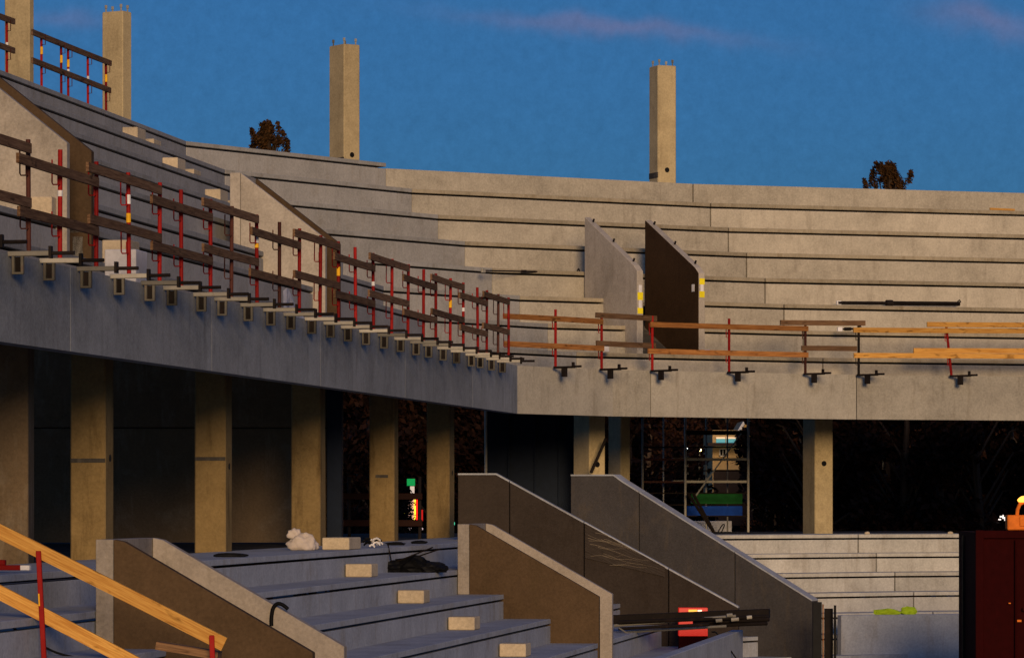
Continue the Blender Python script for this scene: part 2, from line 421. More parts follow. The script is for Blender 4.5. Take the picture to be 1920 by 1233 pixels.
# ------------------------------------------------------------------ lower tier
LZ0, LRISE, LTREAD, LROW0, LN = -0.82, 0.355, 0.70, 0.40, 0.085
def lzj(k): return LZ0 - LRISE * k
def lo(k): return LROW0 + LTREAD * k
def ltop(k): return lzj(k) + LN
VOM_W = 1.6
s_l1 = on_cross(0, 0, 0) and hit(0, 213, 1.29); s_l2 = hit(0, 880, 1.29)
LSEC = ['lower terrace rows along the left wing in blue shade', 'lower terrace corner hidden behind the two descending walls',
        'lower terrace rows beside the long descending wall under the scaffold', 'lower terrace rows that end at the dark red container']
LOPEN = [(s_l1, s_l1 + VOM_W), (s_l2, s_l2 + VOM_W)]
def rend(o):   # cut end of the right-hand rows
    return hit(3, 1801 + 9 * (o - 0.4) / 2.1, o)
for sec in range(4):
    root = thing('lower_terrace', (CORN[sec] + CORN[sec + 1]) / 2 + FN[sec] * 2 + UP * GROUND, LSEC[sec], 'grandstand', 'sections of the lower stand')
    t0, t1 = TRIM[sec]
    cut = rend if sec == 3 else None
    for k in range(6):
        segs = [(None, cut)]
        if sec == 0 and k >= 2:
            for (s0, s1) in LOPEN:
                last = segs.pop(); segs += [(last[0], s0), (s1, last[1])]
        mb = MB()
        for (s0, s1) in segs:
            strip(mb, sec, lo(k), lo(k) - 0.12, ltop(k + 1) - 0.02, lzj(k) - 0.016, t0, t1, s0, s1)
            strip(mb, sec, lo(k) + 0.004, lo(k) - (1.5 if k == 0 else 0.8), lzj(k) + 0.016, ltop(k), t0, t1, s0, s1)
        mb.build('terrace_step', M['conc_low' if sec < 2 else 'conc_right'], root, bevel=0.005)
    mb = MB(); strip(mb, sec, lo(6) - 0.12, lo(5) - 0.1, GROUND + 0.01, ltop(6), t0, t1, None, cut); mb.build('walkway', M['conc_low'], root)
    if sec != 3:
        mb = MB(); strip(mb, sec, lo(0) - 1.5, -7.5, ltop(0) - 0.2, ltop(0) - 0.02); mb.build('concourse_floor', M['floor'], root)
    else:
        mb = MB(); strip(mb, sec, lo(0) - 1.5, -7.5, ltop(0) - 0.2, ltop(0) - 0.02, 0, 0, None, cut); mb.build('concourse_floor', M['floor'], root)

# front parapets along the pitch
def parapet(sec, s0, s1, label):
    mb = MB(); zt = -2.15
    a = [S(sec, s0, 4.6), S(sec, s1, 4.6), S(sec, s1, 4.78), S(sec, s0, 4.78)]
    mb.hexa([p + UP * GROUND for p in a], [p + UP * zt for p in a])
    return tag(mb.build('parapet_wall', M['conc_low'], bevel=0.01), label, 'wall')
parapet(0, -40, hit(0, 1372, 4.6), 'low bluish concrete parapet rising to the prop bundle at the bottom edge')
parapet(3, hit(3, 1570, 4.6), hit(3, 1812, 4.6), 'low grey concrete parapet below the yellow high visibility cloth')

# ------------------------------------------------------------------ stair-opening walls
def slab(sec, s0, s1, poly_oz):
    mb = MB()
    mb.hexa([S(sec, s0, o, z) for o, z in poly_oz], [S(sec, s1, o, z) for o, z in poly_oz]); return mb
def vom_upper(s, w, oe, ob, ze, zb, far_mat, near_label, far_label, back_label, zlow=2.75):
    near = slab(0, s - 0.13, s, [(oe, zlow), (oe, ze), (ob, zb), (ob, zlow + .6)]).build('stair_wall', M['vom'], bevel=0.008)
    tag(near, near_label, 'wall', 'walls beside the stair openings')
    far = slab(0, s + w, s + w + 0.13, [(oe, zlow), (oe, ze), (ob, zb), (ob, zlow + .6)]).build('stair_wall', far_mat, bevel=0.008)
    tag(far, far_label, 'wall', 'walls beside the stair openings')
    bk = slab(0, s - 0.14, s + w + 0.14, [(ob - .004, zlow + .6), (ob - .004, zb), (ob - .17, zb), (ob - .17, zlow + .6)]).build('back_wall', M['vom'], bevel=0.008)
    tag(bk, back_label, 'wall', 'back walls of the stair openings')
vom_upper(s_v1, VOM_W_UP, -1.7, -3.9, 4.23, 5.97, M['shade_brown'], 'tan slanting wall at the upper left edge, behind the guardrail',
          'shade-darkened far wall of the opening at the upper left edge', 'concrete back wall of the opening at the upper left edge')
vom_upper(s_v2, VOM_W_UP, -1.6, -2.97, 4.06, 5.12, M['shade_brown'], 'tan slanting wall behind the guardrail left of the corner terrace',
          'shade-darkened far wall of the opening left of the corner terrace', 'narrow concrete back wall of the opening left of the corner terrace')
# the opening in the tan terrace
def n_wall(s, t, mat, label, rotate=False):
    root = thing('stair_wall', S(2, s, -1.37, 2.8), label, 'wall', 'walls beside the stair openings')
    mb = MB(); p = [(-1.37, 2.72), (-1.37, 4.34), (-1.5, 4.46), (-3.3, 5.50), (-3.3, 2.72)]
    mb.hexa([S(2, s, o, z) for o, z in p], [S(2, s + t, o, z) for o, z in p]); mb.build('panel', mat, root, bevel=0.008)
    for (z0, z1, mt, nm) in ((3.93, 4.07, 'white', 'paper_label'), (3.78, 3.93, 'yellow', 'tape_band'), (3.63, 3.78, 'white', 'paper_label'), (3.52, 3.63, 'yellow', 'tape_band')) if not rotate else \
                            ((4.12, 4.24, 'yellow', 'tape_band'), (3.99, 4.12, 'white', 'paper_label'), (3.87, 3.99, 'yellow', 'tape_band')):
        m2 = MB(); m2.box(S(2, s + t / 2, -1.366, (z0 + z1) / 2), DIR[2], FN[2], UP, t * (.85 if nm == 'tape_band' else .5), .006, z1 - z0); m2.build(nm, M[mt], root)
    for o, z in ((-1.62, 4.545), (-2.35, 4.965), (-3.1, 5.40)):
        m2 = MB(); c = S(2, s + t * .55, o, z); m2.tube([c, c + UP * .05 + FN[2] * .03], .022, 6); m2.build('lifting_anchor', M['dark'], root)
    return root
n_wall(n_s0 - 0.14, 0.14, M['vom'], 'grey slanting wall with yellow tape, left of the dark opening')
rw = n_wall(n_s1 - 0.02, 0.14, M['vom'], 'slanting wall with shade-darkened inner face, right of the dark opening', True)
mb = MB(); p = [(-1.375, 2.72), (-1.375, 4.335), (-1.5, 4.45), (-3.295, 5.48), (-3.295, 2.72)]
mb.hexa([S(2, n_s1 - .0205, o, z) for o, z in p], [S(2, n_s1 - .034, o, z) for o, z in p]); mb.build('shade_facing', M['shade_face'], rw)  # thin dark sheet paints the shade on the inner face
m2 = MB(); m2.box(S(2, n_s1 - .037, -1.55, 4.06), DIR[2], FN[2], UP, .006, .09, .14); m2.build('paper_label', M['white'], rw)
# lower openings
def vom_lower(s, label):
    zt, ze, o0, o1 = -0.41, -1.47, 1.29, 3.22
    p = [(o0, -1.6), (o0, zt), (o0 + .10, zt - .02), (o1, ze), (o1, GROUND), (2.4, GROUND)]
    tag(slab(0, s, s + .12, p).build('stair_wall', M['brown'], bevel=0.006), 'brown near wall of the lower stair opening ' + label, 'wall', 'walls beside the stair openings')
    tag(slab(0, s + VOM_W - .14, s + VOM_W, p).build('stair_wall', M['vom_low'], bevel=0.006), 'pale far wall of the lower stair opening ' + label, 'wall', 'walls beside the stair openings')
    b = [(o0 - .004, ltop(2)), (o0 - .004, zt), (o0 - .175, zt), (o0 - .175, ltop(2))]
    tag(slab(0, s - .002, s + VOM_W + .002, b).build('back_wall', M['vom_low'], bevel=0.006), 'pale back wall of the lower stair opening ' + label, 'wall', 'back walls of the stair openings')
vom_lower(s_l1, 'behind the yellow handrail boards')
vom_lower(s_l2, 'in front of the two long descending walls')

# the two long descending walls
def long_wall(start, d, t, prof, joints, mat, top_mat, label):
    """start: plan point, d: direction down to the pitch, prof: (distance, height) of the top edge, joints: distances"""
    side = Vector((-d.y, d.x, 0))            # away from the camera
    root = thing('stair_wall', start + UP * GROUND, label, 'wall', 'long descending stair walls')
    def top(x):
        for (x0, z0), (x1, z1) in zip(prof, prof[1:]):
            if x0 <= x <= x1: return z0 + (z1 - z0) * (x - x0) / (x1 - x0)
    xs = [prof[0][0]] + joints + [prof[-1][0]]
    for a, b in zip(xs, xs[1:]):
        a2 = a + .008; b2 = b - .008
        pts = [(a2, top(a2))] + [(x, z) for x, z in prof if a2 < x < b2] + [(b2, top(b2))]
        poly = [(b2, GROUND), (a2, GROUND)] + pts
        mb = MB()
        mb.hexa([start + d * x + UP * z for x, z in poly], [start + d * x + side * t + UP * z for x, z in poly])
        mb.build('wall_panel', mat, root, bevel=0.008)
        mb = MB()
        for (xa, za), (xb, zb) in zip(pts, pts[1:]):
            q = [start + d * xa + UP * (za + .002) - side * .004, start + d * xb + UP * (zb + .002) - side * .004, start + d * xb + UP * (zb + .002) + side * (t + .004), start + d * xa + UP * (za + .002) + side * (t + .004)]
            mb.hexa(q, [p + UP * .028 for p in q])
        mb.build('lit_top_strip', M['conc_low'], root)  # lighter strip added to paint sky light on the wall top
    return root
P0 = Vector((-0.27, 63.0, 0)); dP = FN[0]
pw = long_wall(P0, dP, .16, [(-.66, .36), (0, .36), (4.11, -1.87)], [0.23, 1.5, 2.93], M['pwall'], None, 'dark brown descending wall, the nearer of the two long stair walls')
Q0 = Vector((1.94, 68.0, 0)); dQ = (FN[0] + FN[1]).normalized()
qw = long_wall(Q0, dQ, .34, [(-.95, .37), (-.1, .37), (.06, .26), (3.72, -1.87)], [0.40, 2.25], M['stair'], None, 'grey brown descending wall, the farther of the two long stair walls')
# clear film draped over the near one
mb = MB()
nx, nzz = 70, 46
def filmpt(i, j):
    x = 1.52 + 1.35 * i / nx; drop = (0.16 + 0.42 * (1 - i / nx)) * j / nzz
    top = .36 - 2.23 * x / 4.11
    w = .010 + .004 * max(0, mnoise.noise(Vector((x * 1.3, drop * 22 + x * 2.2, 3)))) ** 2 * 3 + .004 * mnoise.noise(Vector((x * 5, drop * 46 + x * 3, 9)))
    return P0 + dP * x + Vector((dP.y, -dP.x, 0)) * (.012 + abs(w)) + UP * (top + .012 - drop)
for i in range(nx):
    for j in range(nzz):
        mb.poly([filmpt(i, j), filmpt(i + 1, j), filmpt(i + 1, j + 1), filmpt(i, j + 1)])
fm = painted('creased_film', (0.036, 0.028, 0.023), var=0, rough=0.5, rustk=0)
film = mb.build('plastic_film', fm, loc=tuple(P0 + dP * 2))
glintm = painted('film_fold_glint', (0.20, 0.16, 0.11), var=0.2, rough=0.4, rustk=0)  # pale colour paints the highlights along the film creases
for i in range(13):
    xa = 1.55 + random.uniform(0, .45); da = .05 + .036 * i; pts = []
    ln = random.uniform(.5, .95)
    for k in range(9):
        x = xa + ln * k / 8; dr = max(.012, da * (1 - .35 * k / 8) - .03 * math.sin(k * .9 + i) * .5 - .26 * (k / 8) ** 2 * .55)
        pts.append(P0 + dP * x + Vector((dP.y, -dP.x, 0)) * .026 + UP * (.36 - 2.23 * x / 4.11 - dr + .1 * (k / 8) * (1 - k / 8)))
    MB().tube(pts, .0035, 5, .0015).build('fold_glint', glintm, film)
tag(film, 'creased clear plastic film draped over the nearer long wall', 'plastic film')

# ------------------------------------------------------------------ columns
def column(base, ztop, dx, wx, wy, label, zhole=None, bolts=False, group=None, band=None, mat='col'):
    """dx: unit direction of the face of width wx; the other face runs back, away from the camera"""
    dx = Vector(dx).normalized(); dy = Vector((-dx.y, dx.x, 0))
    root = thing('concrete_column', base, label, 'column', group)
    c = Vector(base); h = ztop - c.z
    mb = MB(); mb.box(c + UP * h / 2, dx, dy, UP, wx, wy, h); mb.build('shaft', M[mat], root, bevel=0.018)
    if zhole is not None:
        m2 = MB(); p = c - dy * (wy / 2 - .03) + UP * (zhole - c.z); m2.tube([p, p - dy * .034], .055, 12); m2.build('sleeve_hole', M['rubber'], root)
    if band is not None:
        z0, z1 = band
        m2 = MB(); m2.box(c - dx * (wx / 2) + UP * ((z0 + z1) / 2 - c.z), dx, dy, UP, .012, wy * .98, z1 - z0); m2.build('dark_band', M['soffit'], root)  # thin dark strip across the left face
    if bolts:
        for sx in (-.36, .36):
            for sy in (-.36, .36):
                m2 = MB(); p = c + dx * wx * sx + dy * wy * sy + UP * h
                m2.tube([p - UP * .02, p + UP * .10], .016, 6); m2.tube([p + UP * .07, p + UP * .13], .028, 6); m2.build('anchor_bolt', M['galv'], root)
    return root
# upper stubs: u of left, middle, right vertical edges at depth y
def stub(ul, um, ur, y, vtop, zbase, label, ang, **kw):
    """right face direction is 'ang' degrees from straight ahead towards the right"""
    dx = dirv(ang); dy = Vector((-dx.y, dx.x, 0))
    pm = at(um, V0, y)                       # front edge shared by both faces
    def extent(d, u):
        k = (u - U0) / F
        return (k * pm.y - pm.x) / (d.x - k * d.y)
    wx = abs(extent(dx, ur)); wy = abs(extent(dy, ul))
    c = pm + dx * wx / 2 + dy * wy / 2
    return column((c.x, c.y, zbase), (V0 - vtop) / F * pm.y, dx, wx, wy, label, **kw)
GC = 'column stubs above the upper stand'
stub(1217, 1233.5, 1268, 79.5, 122, 5.6, 'tan column stub with a dark left side, right of the pink cloud', 68, bolts=True, group=GC, zhole=6.95, band=(6.78, 6.90))
stub(617, 645, 675, 76.5, 82, 5.6, 'tan column stub with a dark left side, beside the tree top', 55, bolts=True, group=GC, zhole=7.0, band=(6.82, 6.95))
stub(191, 230, 247, 70.6, 20, 5.6, 'pale column stub where the upper left guardrail ends', 30, bolts=True, group=GC)
stub(8, 55, 64, 64.3, -55, 5.6, 'column at the upper left edge, cut by the top of the photo', 22, bolts=True, group=GC)
# concourse columns of the left wing
GL = 'columns under the upper stand'
for i, (um, ur, ul) in enumerate(((198, 213, 131), (425, 435, 366), (603, 610, 548), (740, 747, 693), (838, 852, 795))):
    s = hit(0, ur, -1.0); p = S(0, s, -1.0)                     # far front edge
    names = ['broad yellow lit column beside the near stair opening', 'second yellow lit column left of the white bag', 'column with the white bag at its foot',
             'column left of the red neon sign', 'column with a small round hole right of the red neon sign']
    w = 0.36 if i < 4 else .5; d = p.y / F * (um - ul) / .99
    c = p - DIR[0] * w / 2 - FN[0] * d / 2 - UP * 0.76
    # front (pitch-side) face runs along the wing
    rt = thing('concrete_column', c, names[i], 'column', GL)
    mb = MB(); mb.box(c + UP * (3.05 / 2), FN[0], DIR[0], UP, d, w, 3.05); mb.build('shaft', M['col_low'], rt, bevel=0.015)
    hz = (0.45, .4, None, None, .42)[i]
    if hz is not None:
        m2 = MB(); q = p - DIR[0] * w * .45 + UP * hz; m2.tube([q - FN[0] * .02, q + FN[0] * .004], .045, 10); m2.build('sleeve_hole', M['rubber'], rt)
    if i in (0, 1, 3):
        zz = {0: .42, 1: .5, 3: .33}[i]
        m2 = MB(); m2.box(c + UP * (zz + .76) - DIR[0] * (w / 2), FN[0], DIR[0], UP, d * (.98 if i < 2 else .5), .008, .05); m2.build('dark_band', M['soffit'], rt)  # thin dark strip across the near face
stub(1075, 1105, 1135, 72.6, 768, -.8, 'column with a diagonal black brace in front of the navy hoarding', 62, group=GL, zhole=.62)
stub(1140, 1164, 1182, 77.0, 760, -.8, 'dim column just left of the scaffold tower', 55, group=GL)
stub(1505, 1528, 1562, 75.0, 755, -.8, 'single tan column with a round hole right of the scaffold tower', 72, group=GL, zhole=.66)
mb = MB(); mb.tube([at(1108, 886, 72.2), at(1136, 822, 72.2)], .03, 8)
tag(mb.build('steel_brace', M['dark'], loc=tuple(at(1108, 886, 72.2))), 'black diagonal brace leaning on the column before the navy hoarding', 'brace')

# ------------------------------------------------------------------ walls under the upper deck
yw = 59.2
def wall_quad(u0, u1, v0, v1, y, t, mat, name, label, cat, parent=None):
    a, b = at(u0, v0, y), at(u1, v1, y)
    mb = MB(); mb.abox(min(a.x, b.x), max(a.x, b.x), y, y + t, min(a.z, b.z), max(a.z, b.z))
    if parent is not None: return mb.build(name, mat, parent, bevel=.004)
    return tag(mb.build(name, mat, bevel=.006), label, cat)
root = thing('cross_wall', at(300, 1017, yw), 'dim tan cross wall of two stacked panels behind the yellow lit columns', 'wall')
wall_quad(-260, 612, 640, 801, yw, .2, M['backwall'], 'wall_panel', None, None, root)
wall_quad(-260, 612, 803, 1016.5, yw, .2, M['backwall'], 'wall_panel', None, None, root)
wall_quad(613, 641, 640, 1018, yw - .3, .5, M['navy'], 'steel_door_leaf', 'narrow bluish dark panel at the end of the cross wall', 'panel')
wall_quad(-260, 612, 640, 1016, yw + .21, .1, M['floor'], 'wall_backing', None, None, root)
root = thing('dark_pier', at(70, 1030, 40), 'dim brown pier at the left edge under the upper stand', 'pier')
mb = MB(); pe = at(53, 930, 41.0)
mb.abox(pe.x - 1.0, pe.x, 41.0, 41.5, -.76, 2.6); mb.build('shaft', M['backwall'], root, bevel=.01)
# navy hoarding
root = thing('site_hoarding', at(990, 1000, 74.5), 'dark navy hoarding behind the two long descending walls', 'hoarding')
wall_quad(913, 1076, 700, 1000, 74.5, .06, M['navy'], 'panel', None, None, root)
for u in (953, 1003, 1048): wall_quad(u - 1.5, u + 1.5, 700, 1000, 74.42, .08, M['navy'], 'batten', None, None, root)
mb = MB(); mb.tube([at(911, 1000, 74.2), at(911, 760, 74.2)], .03, 8)
tag(mb.build('steel_pole', M['galv'], loc=tuple(at(911, 1000, 74.2))), 'thin pale steel pole at the left end of the navy hoarding', 'pole')
# dim red railing seen between the columns
for v, nm in ((930, 'upper'), (980, 'lower')):
    a, b = at(612, v - 6, 66), at(792, v + 6, 66); mb = MB(); mb.abox(a.x, b.x, 66, 66.04, b.z, a.z)
    tag(mb.build('guard_board', M['dimred'], bevel=.004), f'{nm} dim reddish board crossing behind the columns near the neon sign', 'board', 'dim boards between the columns')
for u in (787, 655):
    mb = MB(); a = at(u, 1010, 66.1); mb.tube([Vector((a.x, a.y, -.76)), Vector((a.x, a.y, .35))], .03, 8)
    tag(mb.build('guard_post', M['dark'], loc=(a.x, a.y, -.76)), 'dark post crossing the neon sign' if u == 787 else 'dark post behind the cross wall end left of the neon sign', 'post', 'posts behind the columns')

# ------------------------------------------------------------------ guardrail posts
def make_post(h, tube_mat, name, length=0.5, jaw=0.08, clamp=True):
    """local x = towards the pitch, z = up; foot of the post on the parapet at the origin"""
    root = thing(name, (0, 0, 0), 'x', 'guardrail post', None)
    mb = MB(); mb.tube([(0, 0, -.02), (0, 0, h)], .0235, 10); mb.build('post_tube', tube_mat, root, smooth=False)
    for z in (h - .36, h - .88):
        m2 = MB()
        m2.tube([(-.02, 0, z + .01), (-.075, 0, z + .01), (-.085, 0, z + .03), (-.085, 0, z + .26)], .008, 6)
        m2.tube([(0, 0, z + .01), (0, -.07, z), (0, -.075, z + .13)], .009, 6)
        m2.build('board_hook', tube_mat, root)
    if clamp:
        m2 = MB(); m2.box((.0, 0, -.045), (1, 0, 0), (0, 1, 0), (0, 0, 1), .42, .06, .05); m2.build('clamp_bar', M['galv'], root, bevel=.006)
        m2 = MB(); m2.tube([(.16, 0, -.045), (.46, 0, -.045)], .019, 8); m2.box((.22, 0, -.035), (1, 0, 0), (0, 1, 0), (0, 0, 1), .028, .07, .12); m2.build('clamp_screw', M['dark'], root)
        m2 = MB()
        for x in (-.155, -.065): m2.box((x, 0, -.15), (1, 0, 0), (0, 1, 0), (0, 0, 1), .028, .05, .16)
        m2.box((-.11, 0, -.235), (1, 0, 0), (0, 1, 0), (0, 0, 1), .118, .05, .022); m2.build('clamp_jaw', M['jaw'], root, bevel=.004)
        m2 = MB(); m2.box((-.11, .02, -.15), (1, 0, 0), (0, 1, 0), (0, 0, 1), .066, .012, .15); m2.build('jaw_dark_fill', M['dark'], root)  # added dark plate fills the open jaw
    return root
def sticker(root, z, h, mat):
    mb = MB(); o = Vector(root.location)
    m = Matrix.Rotation(root.rotation_euler.z, 4, 'Z')
    mb.tube([(0, 0, z), (0, 0, z + h)], .0262, 10)
    ob = mb.build('sticker', mat); ob.parent = root; return ob
GP = 'guardrail posts on the left parapet'
proto_red = make_post(1.07, M['red'], 'guardrail_post'); proto_dark = make_post(1.07, M['rust'], 'guardrail_post')
PO = 0.2
LPOST = [-40, 54, 112.4, 180.5, 241.9, 299.2, 340, 394.8, 433.8, 481.9, 524, 561, 600, 634.7, 666.8, 700.5, 734.4, 764.8, 793.9, 817, 844, 868.7, 896, 912.6, 933.7, 953.7]
LROT = math.atan2(FN[0].y, FN[0].x)
used = set(); nL = len(LPOST)
for i, u in enumerate(LPOST):
    s = hit(0, u, PO); p = S(0, s, PO, ZP + .045)
    darkp = u in (54, 433.8, 524, 933.7)
    pr = proto_dark if darkp else proto_red
    if pr.name not in used: q = pr; used.add(pr.name)
    else: q = copy_tree(pr)
    q.location = p; q.rotation_euler = (0, R(random.uniform(-.6, .6)), LROT + R(random.uniform(-4, 4)))
    n = nL - i
    q['label'] = f"{'dark rusty' if darkp else 'red'} clamped guardrail post on left parapet, {ORD[n]} counted from the corner"
    q['category'] = 'guardrail post'; q['group'] = GP
    if u == 241.9: sticker(q, .73, .10, M['white']); sticker(q, .53, .10, M['ylabel'])
    if u in (481.9,): sticker(q, .72, .13, M['white']); sticker(q, .66, .05, M['ylabel'])
    if u in (634.7, 844): sticker(q, .6, .12, M['ylabel'])
    if u in (112.4, 868.7, 700.5): sticker(q, .6, .06, M['white'])
def r_post(u, v0, v1, sec, mat, label, lean=0.0, group='guardrail posts on the tan stand', proto=None):
    s = hit(sec, u, .12); p = S(sec, s, .12); zb = ZP + .03
    h = (V0 - v0) / F * p.y - zb
    rt = thing('guardrail_post', (p.x, p.y, zb), label, 'guardrail post', group)
    fwd = Vector((.80, -.60, 0))
    top = Vector((p.x, p.y, zb)) + UP * h + Vector((-lean, 0, 0)); b = Vector((p.x, p.y, zb - .03))
    MB().tube([b, top], .026, 10).build('post_tube', mat, rt)
    for z in (h - .36, h - .84):
        c = b + (top - b) * ((z + .03) / (h + .03))
        MB().tube([c, c + Vector((-.055, -.03, 0)), c + Vector((-.06, -.03, .22))], .009, 6).build('board_hook', mat, rt)
    mb = MB(); mb.box(b + fwd * .2 + UP * -.01, fwd, Vector((.6, .8, 0)), UP, .46, .06, .04); mb.build('clamp_bar', M['dark'], rt, bevel=.004)
    mb = MB(); mb.tube([b + fwd * .4, b + fwd * .58], .02, 8); mb.box(b + fwd * .4 + UP * .03, fwd, Vector((.6, .8, 0)), UP, .03, .06, .1); mb.build('clamp_screw', M['dark'], rt)
    mb = MB(); mb.box(b + fwd * .2 - UP * .105, fwd, Vector((.6, .8, 0)), UP, .11, .05, .16); mb.build('clamp_jaw', M['dark'], rt, bevel=.004)
    return rt
r_post(1041.6, 580, 682, 1, M['red'], 'red guardrail post on the tan stand, first right of the corner')
r_post(1128, 588, 685, 1, M['red'], 'red guardrail post where the dark short boards begin, left of the dark opening')
r_post(1223, 592, 700, 2, M['red'], 'dark red guardrail post just below the dark opening')
r_post(1367, 597, 697, 2, M['red'], 'red guardrail post in the middle of the long orange boards')
r_post(1510, 600, 700, 2, M['rust'], 'dark red guardrail post at the left end of the short dull boards')
r_post(1610, 603, 702, 3, M['dark'], 'thin dark grey guardrail post beside the fascia joint')
r_post(1784, 605, 703, 3, M['red'], 'leaning red guardrail post in front of the yellow boards at right', lean=.11)

# ------------------------------------------------------------------ guard boards
def plank(p0, p1, hgt, thk, mat, label, group, cat='guard board', name='guard_board'):
    p0, p1 = Vector(p0), Vector(p1); L = (p1 - p0).length; c = (p0 + p1) / 2
    dx = (p1 - p0).normalized(); dy = UP.cross(dx).normalized(); dz = dx.cross(dy)
    mb = MB(); nseg = max(2, int(L / .5)); sag = random.uniform(-.006, .006)
    for k in range(nseg + 1): pass
    a = []
    prev = None
    for k in range(nseg + 1):
        x = -L / 2 + L * k / nseg; w = sag * (1 - (2 * x / L) ** 2)
        ring = [Vector((x, sy * thk / 2, sz * hgt / 2 + w)) for sy, sz in ((-1, -1), (1, -1), (1, 1), (-1, 1))]
        a.append(ring)
    i0 = 0
    for ring in a: mb.v += ring
    for k in range(nseg):
        for j in range(4):
            l = (j + 1) % 4; mb.f.append((4 * k + j, 4 * k + l, 4 * k + 4 + l, 4 * k + 4 + j))
    mb.f.append((3, 2, 1, 0)); n = 4 * nseg; mb.f.append((n, n + 1, n + 2, n + 3))
    o = mb.build(name, mat)
    rot = Matrix((dx, dy, dz)).transposed().to_4x4()
    o.matrix_world = Matrix.Translation(c) @ rot
    return tag(o, label, cat, group)
GB = 'weathered boards on the left guardrail'
pairs = [(0, 1, 'A')] + [(1 + 2 * i, 3 + 2 * i, 'BA'[i % 2]) for i in range(12)]
for (i0, i1, kind) in pairs:
    if i0 == 0 and False: continue
    u0, u1 = LPOST[i0], LPOST[i1]
    off = PO + .045
    sa, sb = hit(0, u0, off), hit(0, u1, off)
    if i0 == 0: sa -= 2
    ov = .32
    zt, zl = (3.40, 2.87) if kind == 'A' else (3.25, 2.74)
    d = random.uniform(-.015, .015)
    n0, n1 = nL - i0, nL - i1
    oo = off + (0 if kind == 'A' else .002)
    for z, nm in ((zt, 'upper'), (zl, 'lower')):
        plank(S(0, sa - ov + random.uniform(-.08, .05), oo, z + .035 + d - .035), S(0, sb + .05, oo, z + d), .097, .032, M['wood_old'],
              f'{nm} weathered brown board on left parapet ending at the {ORD[n1]} post from the corner', GB)
def rboard(u0, v0, u1, v1, sec0, sec1, o, mat, label, hgt=.098):
    def pt(u, v, sec):
        s = hit(sec, u, o); p = S(sec, s, o); return Vector((p.x, p.y, (V0 - v) / F * p.y))
    plank(pt(u0, v0, sec0), pt(u1, v1, sec1), hgt, .034, mat, label, 'boards on the guardrail of the tan stand')
rboard(944, 592.5, 1130, 603, 1, 1, .17, M['wood_mid'], 'upper brown board just right of the corner')
rboard(945, 644, 1132, 653, 1, 1, .17, M['wood_mid'], 'lower brown board just right of the corner')
rboard(1117, 590.5, 1231, 597, 1, 2, .10, M['wood_old'], 'upper short dark board below the grey slanting wall')
rboard(1118, 643, 1229, 648, 1, 2, .10, M['wood_old'], 'lower short dark board below the grey slanting wall')
rboard(1219, 608, 1515, 616, 2, 2, .17, M['wood_mid'], 'upper long orange brown board under the dark opening')
rboard(1215, 658, 1515, 665, 2, 2, .17, M['wood_mid'], 'lower long orange brown board under the dark opening')
rboard(1463, 604.5, 1622, 605.5, 2, 3, .13, M['wood_grey'], 'upper short dull grey brown board before the thin grey post')
rboard(1503, 652.5, 1606, 653.5, 2, 2, .13, M['wood_grey'], 'lower short dull grey brown board before the thin grey post')
rboard(1600, 618.5, 2080, 620.5, 3, 3, .17, M['wood_new'], 'long yellow upper board reaching the right edge, nearest the prop end')
rboard(1738, 608, 2080, 609, 3, 3, .13, M['wood_new'], 'topmost yellow board at the right edge')
rboard(1601, 666, 2080, 669.5, 3, 3, .17, M['wood_new'], 'bottommost long orange board reaching the right edge')
rboard(1713, 657, 2080, 658, 3, 3, .13, M['wood_new'], 'pale yellow board just above the bottommost orange board')

# upper left guardrail on the back row
def upper_left_rail():
    so = -7.1
    def pt(u, v, y): return at(u, v, y)
    ys = lambda u: (10.789 + 1.0129 * 7.05) / (.1607 - (u - U0) / F)
    for j, (u, vt, vb, st) in enumerate(((13, 42, 136, 1), (78, 68, 168, 2), (115, 84, 182, 2), (128, 92, 184, 3), (165, 105, 200, 1), (199, 120, 210, 2))):
        y = ys(u) + .1; rt = thing('guardrail_post', pt(u, vb + 18, y), f'slim red post of the guardrail against the sky, {ORD[j + 1]} from the left edge', 'guardrail post', 'posts of the upper left guardrail')
        MB().tube([pt(u, vb + 18, y), pt(u - .5, vt - 4, y)], .022, 8).build('post_tube', M['red'], rt)
        if st >= 2: MB().tube([pt(u, vt + 20, y), pt(u, vt + 34, y)], .0245, 8).build('sticker', M['ylabel'], rt)
        if st != 2: MB().tube([pt(u, vt + 38, y), pt(u, vt + 47, y)], .0245, 8).build('sticker', M['white'], rt)
        for v in (vt - 2, vt + 52):
            MB().tube([pt(u, v + 18, y - .06), pt(u + 7, v + 18, y - .06), pt(u + 7, v - 2, y - .06)], .008, 5).build('board_hook', M['rust'], rt)
    for (u0, v0, u1, v1, lab) in ((-60, 8, 27, 41, 'upper board of the guardrail at the upper left edge'), (-60, 64, 27, 95.5, 'lower board of the guardrail at the upper left edge'),
                                  (60, 60, 208, 119, 'upper board of the guardrail between the two left column stubs'), (60, 113, 207, 170, 'lower board of the guardrail between the two left column stubs')):
        plank(pt(u0, v0, ys(u0) + .02), pt(u1, v1, ys(u1) + .02), .095, .034, M['wood_old'], lab, 'boards of the upper left guardrail')
upper_left_rail()

